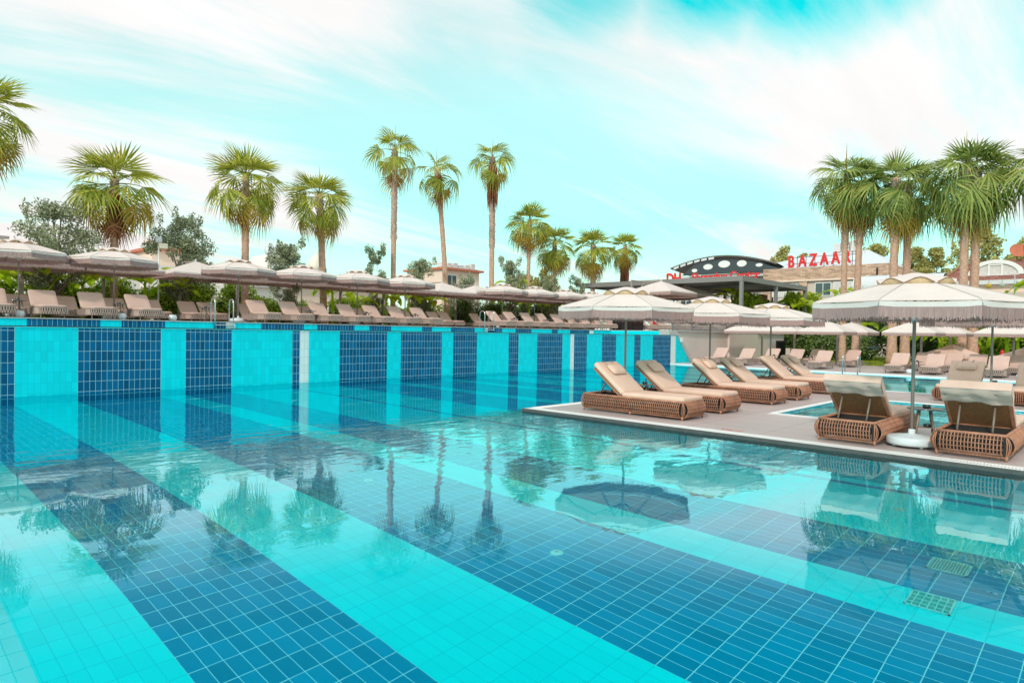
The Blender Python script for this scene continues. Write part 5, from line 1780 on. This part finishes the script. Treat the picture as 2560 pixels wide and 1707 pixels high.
tp = MB().lathe([(0, 0), (.22, 0), (.30, .1), (.33, .45), (.36, .48), (.36, .56), (.30, .56), (0, .5)], 18).build('terracotta_pot', MT['pot_brown'])
tp.location = (45.6, 7.75, .55)
tag(tp, 'brown terracotta pot beside the twin palm trunks', 'pot')
pl_ = empty('potted_fern', (45.6, 7.75, 1.1), 0, 'bright feathery plant growing from the terracotta pot', 'plant')
fb = MB()
leaf_cloud(fb, [(0, 0, .35, .6, .6, .45), (.2, .3, .7, .4, .4, .3)], 1400, .07, 77, 0, 2.5, .1)
fb.build('foliage', MT['bright_leaf'], pl_)
for k, (x, y, lb) in enumerate(((40.8, 6.9, 'low beige tented cover behind the loungers left of the twin palms'), (40.0, 3.6, 'low beige tented cover at the far right'))):
    t_ = MB()
    ring = canopy_ring(6, 1.45, 0.75, .3, .3, 5)
    skin(t_, [canopy_ring(6, .08, 1.28, .3, 0, 5), canopy_ring(6, .7, 1.03, .3, .1, 5), ring, [Vector((p.x, p.y, p.z - .14)) for p in ring]])
    o = t_.build('cover_cloth', MT['cushion_cover'])
    r_ = empty('covered_daybed', (x, y, ZD), 0, lb, 'daybed', 'covered daybeds behind the far deck')
    o.parent = r_
    MB().rbox(-.95, .95, -.95, .95, .12, .42, .05, rc=.3).build('daybed_base', MT['rope_dark'], r_)
    MB().tube([(0, 0, .4), (0, 0, 1.28)], .03, 6).build('post', MT['mast_grey'], r_)


# ------------------------------------------------------------------ lettering helper
def text(s, size, ext, mt, parent, loc, rot, name='lettering', sx=1.0, bold=0.0):
    c = bpy.data.curves.new(name, 'FONT')
    c.body = s
    c.size = size
    c.extrude = ext
    c.align_x = 'LEFT'
    c.offset = bold
    o = bpy.data.objects.new(name, c)
    col.objects.link(o)
    dg = bpy.context.evaluated_depsgraph_get()
    me = bpy.data.meshes.new_from_object(o.evaluated_get(dg))
    bpy.data.objects.remove(o)
    o = bpy.data.objects.new(name, me)
    me.materials.clear()
    me.materials.append(MT[mt])
    col.objects.link(o)
    o.parent = parent
    o.location = loc
    o.rotation_euler = rot
    o.scale = (sx, 1, 1)
    return o


# ------------------------------------------------------------------ shop building with red rooftop letters
# local frame: x runs along the facade to the right (world -Y), y goes away from the camera (world +X)
bz = empty('shop_building', (75, 30.9, 0), R(-90), 'brick banded shop building under the red rooftop letters', 'building')
BW = 12.5
BH = 9.25
MB().box(0, BW, 0, 14, 0, 7.9).build('wall', MT['panel_beige'], bz)
bb = MB().box(-.3, BW + .1, -.25, 14.1, 7.9, BH)
for x0 in (-.3, 3.75, BW - .75):
    bb.box(x0, x0 + .85, -.25, -.002, 4.2, 7.9)
bo = bb.build('brick_band', MT['brick_stone'], bz)
MB().box(-.4, BW + .2, -.35, 14.2, 7.72, 7.9).build('lintel', MT['house_cream'], bz)
for x0, ww in ((.7, 1.4), (2.2, 1.5), (5.4, 1.7), (7.3, 1.9), (9.4, 1.6)):
    f = MB().box(x0, x0 + ww, -.1, -.002, 6.05, 7.55).build('window', MT['window_frame'], bz)
    g = MB().box(x0 + .08, x0 + ww / 2 - .04, -.12, -.102, 6.15, 7.45).box(x0 + ww / 2 + .04, x0 + ww - .08, -.12, -.102, 6.15, 7.45)
    g.build('pane', MT['curtain'] if x0 in (.7, 2.2, 7.3) else MT['window_glass'], f)
MB().box(3.0, 3.7, -.11, -.003, 6.1, 7.5).build('window', MT['window_glass'], bz)
# dark awning with name strip
aw = MB().add([(-4, -3.2, 4.15), (BW + 2, -3.2, 4.15), (BW + 2, -.1, 5.05), (-4, -.1, 5.05), (-4, -3.2, 4.05), (BW + 2, -3.2, 4.05), (BW + 2, -.1, 4.95), (-4, -.1, 4.95)], [(0, 1, 2, 3), (7, 6, 5, 4), (0, 4, 5, 1), (1, 5, 6, 2), (3, 2, 6, 7), (0, 3, 7, 4)])
awo = aw.build('awning', MT['awning_dark'], bz)
MB().box(-4, BW + 2, -3.26, -3.2, 3.35, 4.12).build('awning_valance', MT['sign_black'], awo)
text('GREEN BAZAAR - 365', .42, .01, 'sign_white', awo, (.6, -3.30, 3.72), (R(90), 0, 0), sx=.75)
text('shopping centre', .24, .01, 'sign_white', awo, (.6, -3.30, 3.46), (R(90), 0, 0), sx=.95)
text('HOTEL', .36, .01, 'sign_white', awo, (9.6, -3.30, 3.6), (R(90), 0, 0))
for x0 in (3.9, 8.6):
    MB().box(x0, x0 + .8, -.6, -.26, 0, 4.1).build('pillar', MT['rust'], bz)
# side wing turning away to the right
wg = MB().box(BW + .1, BW + 6.5, 3.0, 12, 0, 7.2)
wg.build('side_wing', MT['house_cream'], bz)
win(bz, Matrix.Translation((0, 3.0, 0)), BW + .8, 5.2, 3.6, 1.6, cur=True)
MB().tube([(BW - .9, -.35, 4.3), (BW - .9, -.35, 8.8)], .09, 6).build('downpipe', MT['black'], bz)
# hipped white roof behind the letters
MB().add([(-4.5, 1.0, BH), (BW, 1.0, BH), (BW, 13, BH), (-4.5, 13, BH), (4, 6, 11.5), (9, 6, 11.5)], [(0, 1, 5, 4), (1, 2, 5), (2, 3, 4, 5), (3, 0, 4)]).build('roof', MT['roof_sheet'], bz)
MB().box(5.4, 6.2, 5.5, 6.2, 11.4, 12.4).box(6.5, 7.1, 5.5, 6.2, 11.4, 12.5).box(7.3, 8.2, 5.5, 6.2, 11.4, 12.6).build('roof_units', MT['house_grey'], bz)
lt_ = empty('rooftop_letters', (75, 28.5, BH), R(-90), 'big red rooftop letters spelling BAZAAR', 'sign')
xs = 0
frm = MB().box(-.2, 7.3, .1, .14, .45, .5).box(-.2, 7.3, .1, .14, 1.15, 1.2)
for k in range(8):
    frm.box(k * .95, k * .95 + .05, .1, .14, 0, 1.4)
frm.build('support_frame', MT['black'], lt_)
for k, ch in enumerate('BAZAAR'):
    text(ch, 1.85, .09, 'sign_red', lt_, (k * 1.16, 0, .12 + .035 * k), (R(90), 0, 0), 'letter', .66, .055)

# ------------------------------------------------------------------ arched canopy building and second sign
ar = empty('arched_canopy', (75, 43.3, 0), R(-90), 'dark arched steel canopy with oval openings above the pergola', 'canopy')
AL = 13.6
def arch(x): return 9.85 + 1.45 * math.sin(PI * min(1, max(0, (x / AL) * .93 + .05))) ** .9
rf = MB(); pa = MB()
n = 30
for i in range(n):
    xa, xb = AL * i / n, AL * (i + 1) / n
    for dz, o_ in ((0, rf),):
        o_.add([(xa, -.2, arch(xa)), (xb, -.2, arch(xb)), (xb, 5, arch(xb) - .6), (xa, 5, arch(xa) - .6), (xa, -.2, arch(xa) - .16), (xb, -.2, arch(xb) - .16), (xb, 5, arch(xb) - .7), (xa, 5, arch(xa) - .7)], [(0, 1, 2, 3), (7, 6, 5, 4), (0, 4, 5, 1), (2, 6, 7, 3)])
rf.build('arched_roof', MT['arch_frame'], ar)
def low(x): return 8.9 + .9 * math.sin(PI * min(1, max(0, (x / AL)))) - .0 * x
for i in range(n):
    xa, xb = 1.6 + (AL - 1.6) * i / n, 1.6 + (AL - 1.6) * (i + 1) / n
    la, lb2 = 9.05 - .0 * xa, 9.05
    ta, tb2 = min(arch(xa) - .55, 9.1 + (xa - 1.6) * .75), min(arch(xb) - .55, 9.1 + (xb - 1.6) * .75)
    pa.add([(xa, 0, la), (xb, 0, lb2), (xb, 0, tb2), (xa, 0, ta), (xa, .1, la), (xb, .1, lb2), (xb, .1, tb2), (xa, .1, ta)], [(0, 1, 2, 3), (7, 6, 5, 4), (3, 2, 6, 7), (0, 4, 5, 1)])
pa.build('dark_fascia', MT['arch_dark'], ar)
for cx, cz, rx, rz_ in ((3.3, 9.62, .38, .22), (5.1, 9.98, .62, .34), (7.2, 10.2, .75, .42), (9.4, 10.15, .60, .38), (11.5, 9.85, .42, .20)):
    ov = MB()
    ov.add([(cx + rx * math.cos(2 * PI * k / 20), -.03, cz + rz_ * math.sin(2 * PI * k / 20)) for k in range(20)] + [(cx + rx * math.cos(2 * PI * k / 20), -.002, cz + rz_ * math.sin(2 * PI * k / 20)) for k in range(20)],
           [tuple(range(20))] + [(k, (k + 1) % 20, 20 + (k + 1) % 20, 20 + k) for k in range(20)])
    ov.build('oval_opening_disc', MT['white_paint'], ar)  # white-painted disc imitating sky brightness through an oval opening
sl_ = MB()
for k in range(6):   # light strips between the roof bars at the left
    xa = .5 + k * .95; xb = xa + .72
    sl_.add([(xa, -.24, arch(xa) - .45), (xb, -.24, arch(xb) - .42), (xb, -.24, arch(xb) - .17), (xa, -.24, arch(xa) - .17), (xa, -.205, arch(xa) - .45), (xb, -.205, arch(xb) - .42), (xb, -.205, arch(xb) - .17), (xa, -.205, arch(xa) - .17)], [(0, 1, 2, 3), (3, 2, 6, 7), (0, 4, 5, 1)])
sl_.build('skylight_strips', MT['roof_sheet'], ar)
MB().box(.3, AL, 1.2, 1.4, 8.2, 9.05).box(4, AL + .5, .3, 1.19, 8.6, 9.04).build('white_band', MT['roof_sheet'], ar)
MB().box(0, AL, 1.5, 9, 0, 8.2).build('wall', MT['panel_beige'], ar)
for x0 in (.6, 3.4, 6.2, 9, 11.6):
    win(ar, Matrix.Translation((0, 1.5, 0)), x0, 4.6, 1.6, 1.4)
for x0 in (.3, 5.3, 9.9, 13.0):
    MB().box(x0, x0 + .2, 0, .2, 0, 8.9).build('column', MT['arch_frame'], ar)
s2 = empty('centre_sign', (74, 43.4, 7.8), R(-90), 'red Shopping Center lettering half hidden behind the pergola roof', 'sign')
text('DH', 1.75, .06, 'sign_red', s2, (0, 0, .30), (R(90), 0, 0), sx=.82, bold=.06)
text('Shopping Center', 1.35, .06, 'sign_red', s2, (3.6, 0, .42), (R(90), 0, 0), sx=.92, bold=.035)
MB().box(-.2, 13, .12, .16, .6, .66).box(-.2, 13, .12, .16, 1.2, 1.25).build('support_frame', MT['black'], s2)

# ------------------------------------------------------------------ tiled roof house at the right
th = empty('tiled_house', (55, 10.2, 0), R(-90), 'low house with brown tiled roof and round arched dormers at the far right', 'house')
TW = 16
rf = MB()
prof = [(0.0, 5.65), (.9, 6.15), (1.9, 6.75), (3.2, 7.15), (5.0, 7.35)]
for i in range(len(prof) - 1):
    (ya, za), (yb, zb) = prof[i], prof[i + 1]
    xa, xb = .0 + .45 * ya, .0 + .45 * yb
    rf.add([(xa, ya, za), (TW, ya, za), (TW, yb, zb), (xb, yb, zb)], [(0, 1, 2, 3)])
rf.add([(0, 0, 5.65), (.9 * .45, .9, 6.15), (1.9 * .45, 1.9, 6.75), (3.2 * .45, 3.2, 7.15), (5 * .45, 5, 7.35), (2.25, 5, 5.65)], [(0, 1, 2, 3, 4, 5)])
rf.build('roof', MT['roof_tiles'], th)
MB().tube([(p[0] * .45, p[0] - .02, p[1] + .05) for p in prof], .09, 6).build('roof_verge', MT['rattan_dark'], th)
MB().box(2.2, TW, 4.7, 5.2, 7.3, 7.5).build('ridge', MT['rattan_dark'], th)
MB().box(0, TW, -.35, -.02, 5.38, 5.66).build('gutter', MT['roof_sheet'], th)
MB().box(.2, TW, .1, 6, 0, 5.5).build('wall', MT['house_cream'], th)
MB().box(.2, TW, -1.4, .09, 4.4, 4.75).build('canopy_edge', MT['panel_beige'], th)
for cx in (3.15, 8.0):
    d = MB()
    for k in range(16):
        a0, a1 = PI * k / 16, PI * (k + 1) / 16
        for (ri, ro) in ((1.28, 1.58),):
            p = [(cx - ro * math.cos(a0), ro * .66 * math.sin(a0)), (cx - ro * math.cos(a1), ro * .66 * math.sin(a1)), (cx - ri * math.cos(a1), ri * .62 * math.sin(a1)), (cx - ri * math.cos(a0), ri * .62 * math.sin(a0))]
            d.add([(q[0], .75, 6.1 + q[1]) for q in p] + [(q[0], 2.6, 6.1 + q[1]) for q in p], [(0, 1, 2, 3), (0, 4, 5, 1), (2, 6, 7, 3)])
    do = d.build('dormer', MT['white_paint'], th)
    g = MB().add([(cx - 1.28 * math.cos(PI * k / 16), .85, 6.1 + 1.28 * .62 * math.sin(PI * k / 16)) for k in range(17)], [tuple(range(17))])
    g.build('dormer_glass', MT['curtain'], do)
    MB().box(cx - .42, cx - .32, .78, .84, 6.1, 6.85).box(cx + .32, cx + .42, .78, .84, 6.1, 6.85).box(cx - .32, cx + .32, .78, .84, 6.76, 6.85).box(cx - 1.3, cx + 1.3, .72, .84, 6.03, 6.1).build('window_frame', MT['white_paint'], do)
bv = MB()
for k in range(12):
    a0, a1 = PI * k / 12, PI * (k + 1) / 12
    bv.add([(-6, 2.2 - 1.3 * math.cos(a0), 5.4 + 1.1 * math.sin(a0)), (0, 2.2 - 1.3 * math.cos(a0), 5.4 + 1.1 * math.sin(a0)), (0, 2.2 - 1.3 * math.cos(a1), 5.4 + 1.1 * math.sin(a1)), (-6, 2.2 - 1.3 * math.cos(a1), 5.4 + 1.1 * math.sin(a1))], [(0, 1, 2, 3)])
for k in range(9):
    bv.tube([(-6 + k * .75, 2.2 - 1.32 * math.cos(PI * j / 10), 5.4 + 1.12 * math.sin(PI * j / 10)) for j in range(11)], .03, 4, 1)
bv.build('barrel_vault', [MT['roof_sheet'], MT['white_paint']], th)
ds = empty('satellite_dish', (58, 6.1, 7.3), R(-70), 'rust red satellite dish on the ridge of the tiled roof', 'satellite dish')
MB().lathe([(0, 0), (.3, .03), (.55, .12), (.62, .18), (.55, .14), (.3, .06), (0, .03)], 20, M=Matrix.Translation((0, 0, .75)) @ Matrix.Rotation(R(75), 4, 'X')).build('dish', MT['terracotta'], ds)
MB().tube([(0, .1, 0), (0, .1, .75)], .04, 6).build('stand', MT['black'], ds)
ds.scale = (.8, .8, .8)
fb = MB().box(-.08, .08, 0, .5, 0, 1.8).box(.4, 1.9, 0, .1, 1.5, 1.62).box(.4, .5, 0, .1, 0, 1.6).box(1.2, 1.3, 0, .1, 0, 1.6).build('roof_frame', MT['house_cream'])
fb.location = (57.5, 5.5, 7.4); fb.rotation_euler = (0, 0, R(-90))
tag(fb, 'pale timber frame with a white post on the tiled roof, far right', 'roof structure')
# string lights in front of the tiled house
for k, (x, y, z, mt_) in enumerate(((52, 7.75, 4.75, 'white_paint'), (52, 6.9, 4.95, 'lantern_yellow'), (52, 6.2, 5.0, 'white_paint'), (52, 5.35, 5.15, 'white_paint'), (52, 4.85, 4.9, 'white_paint'))):
    l_ = empty('lantern', (x, y, z), 0, '%s paper lantern hanging before the tiled house, %s from the left' % ('yellow' if 'yellow' in mt_ else 'white', ORD[k]), 'lantern', 'lanterns hanging before the tiled house')
    MB().lathe([(0, 0), (.13, .02), (.15, .12), (.13, .26), (.06, .30), (0, .30)], 10).build('shade', MT[mt_], l_)
    MB().tube([(0, 0, .3), (0, 0, .5)], .01, 4).build('hook', MT['black'], l_)
wr = MB()
pts = [(52, 8.7 - k * .3, 5.2 + .22 * math.cos(k * .9)) for k in range(18)]
wr.tube(pts, .012, 4)
o = wr.build('light_string', MT['white_paint'])
tag(o, 'thin wire strung with lanterns in front of the tiled house', 'cable')
so_ = MB().tube([(0, 0, 0), (0, 0, 2.6)], .03, 6).build('flag_pole', MT['roof_sheet']); so_.location = (50, 5.35, 3.0)
tag(so_, 'thin grey pole in front of the tiled house', 'pole')

# ------------------------------------------------------------------ far trees
ft = [(100, 38.8, 15.4, 3.0, 'rounded far tree left of the red rooftop letters'), (104, 37.2, 14.6, 2.4, 'smaller far tree behind the first red rooftop letter'), (104, 31.0, 13.6, 2.6, 'far tree behind the shop roof'),
      (98, 25.6, 14.4, 3.0, 'yellowish far tree just right of the red rooftop letters'), (100, 21.2, 13.9, 2.6, 'far tree left of the barrel vault roof'), (100, 19.0, 13.7, 2.4, 'far tree right behind the barrel vault roof'),
      (92, 13.2, 14.9, 3.6, 'large yellow green far tree behind the tiled roof'), (90, 8.5, 13.0, 3.2, 'far tree at the right picture edge')]
for i, (x, y, h, w_, lb) in enumerate(ft):
    bs_ = blobset(200 + i, w_ * 1.1, h * .42, h - .6, 60)
    tree('plane_tree', x, y, 0, h * .4, bs_, 5200, .22, 300 + i, 'far_leaf', lb, 'tree', 'far trees behind the buildings', tr=.3)
ft2 = [(48, 44, 6.3, 2.0, 'yellowish tree behind the last terrace palm'), (44.5, 38, 5.6, 1.6, 'small tree just left of the pergola end'), (41.5, 36, 5.8, 1.3, 'thin tree behind the second medium palm')]
for i, (x, y, h, w_, lb) in enumerate(ft2):
    tree('garden_tree', x, y, 1.4, h * .4, blobset(230 + i, w_, h * .35, h - .5, 40), 3200, .11, 330 + i, 'far_leaf', lb, 'tree', 'garden trees left of the pergola', tr=.12)

# red depth lettering painted on the deck edge
dl = text('2.80 MT', .11, .001, 'sign_red', None, (10.42, 5.02, ZD + .003), (0, 0, R(-90)), 'painted_lettering')
tag(dl, 'small red painted characters on the pale edge of the lower deck', 'marking')
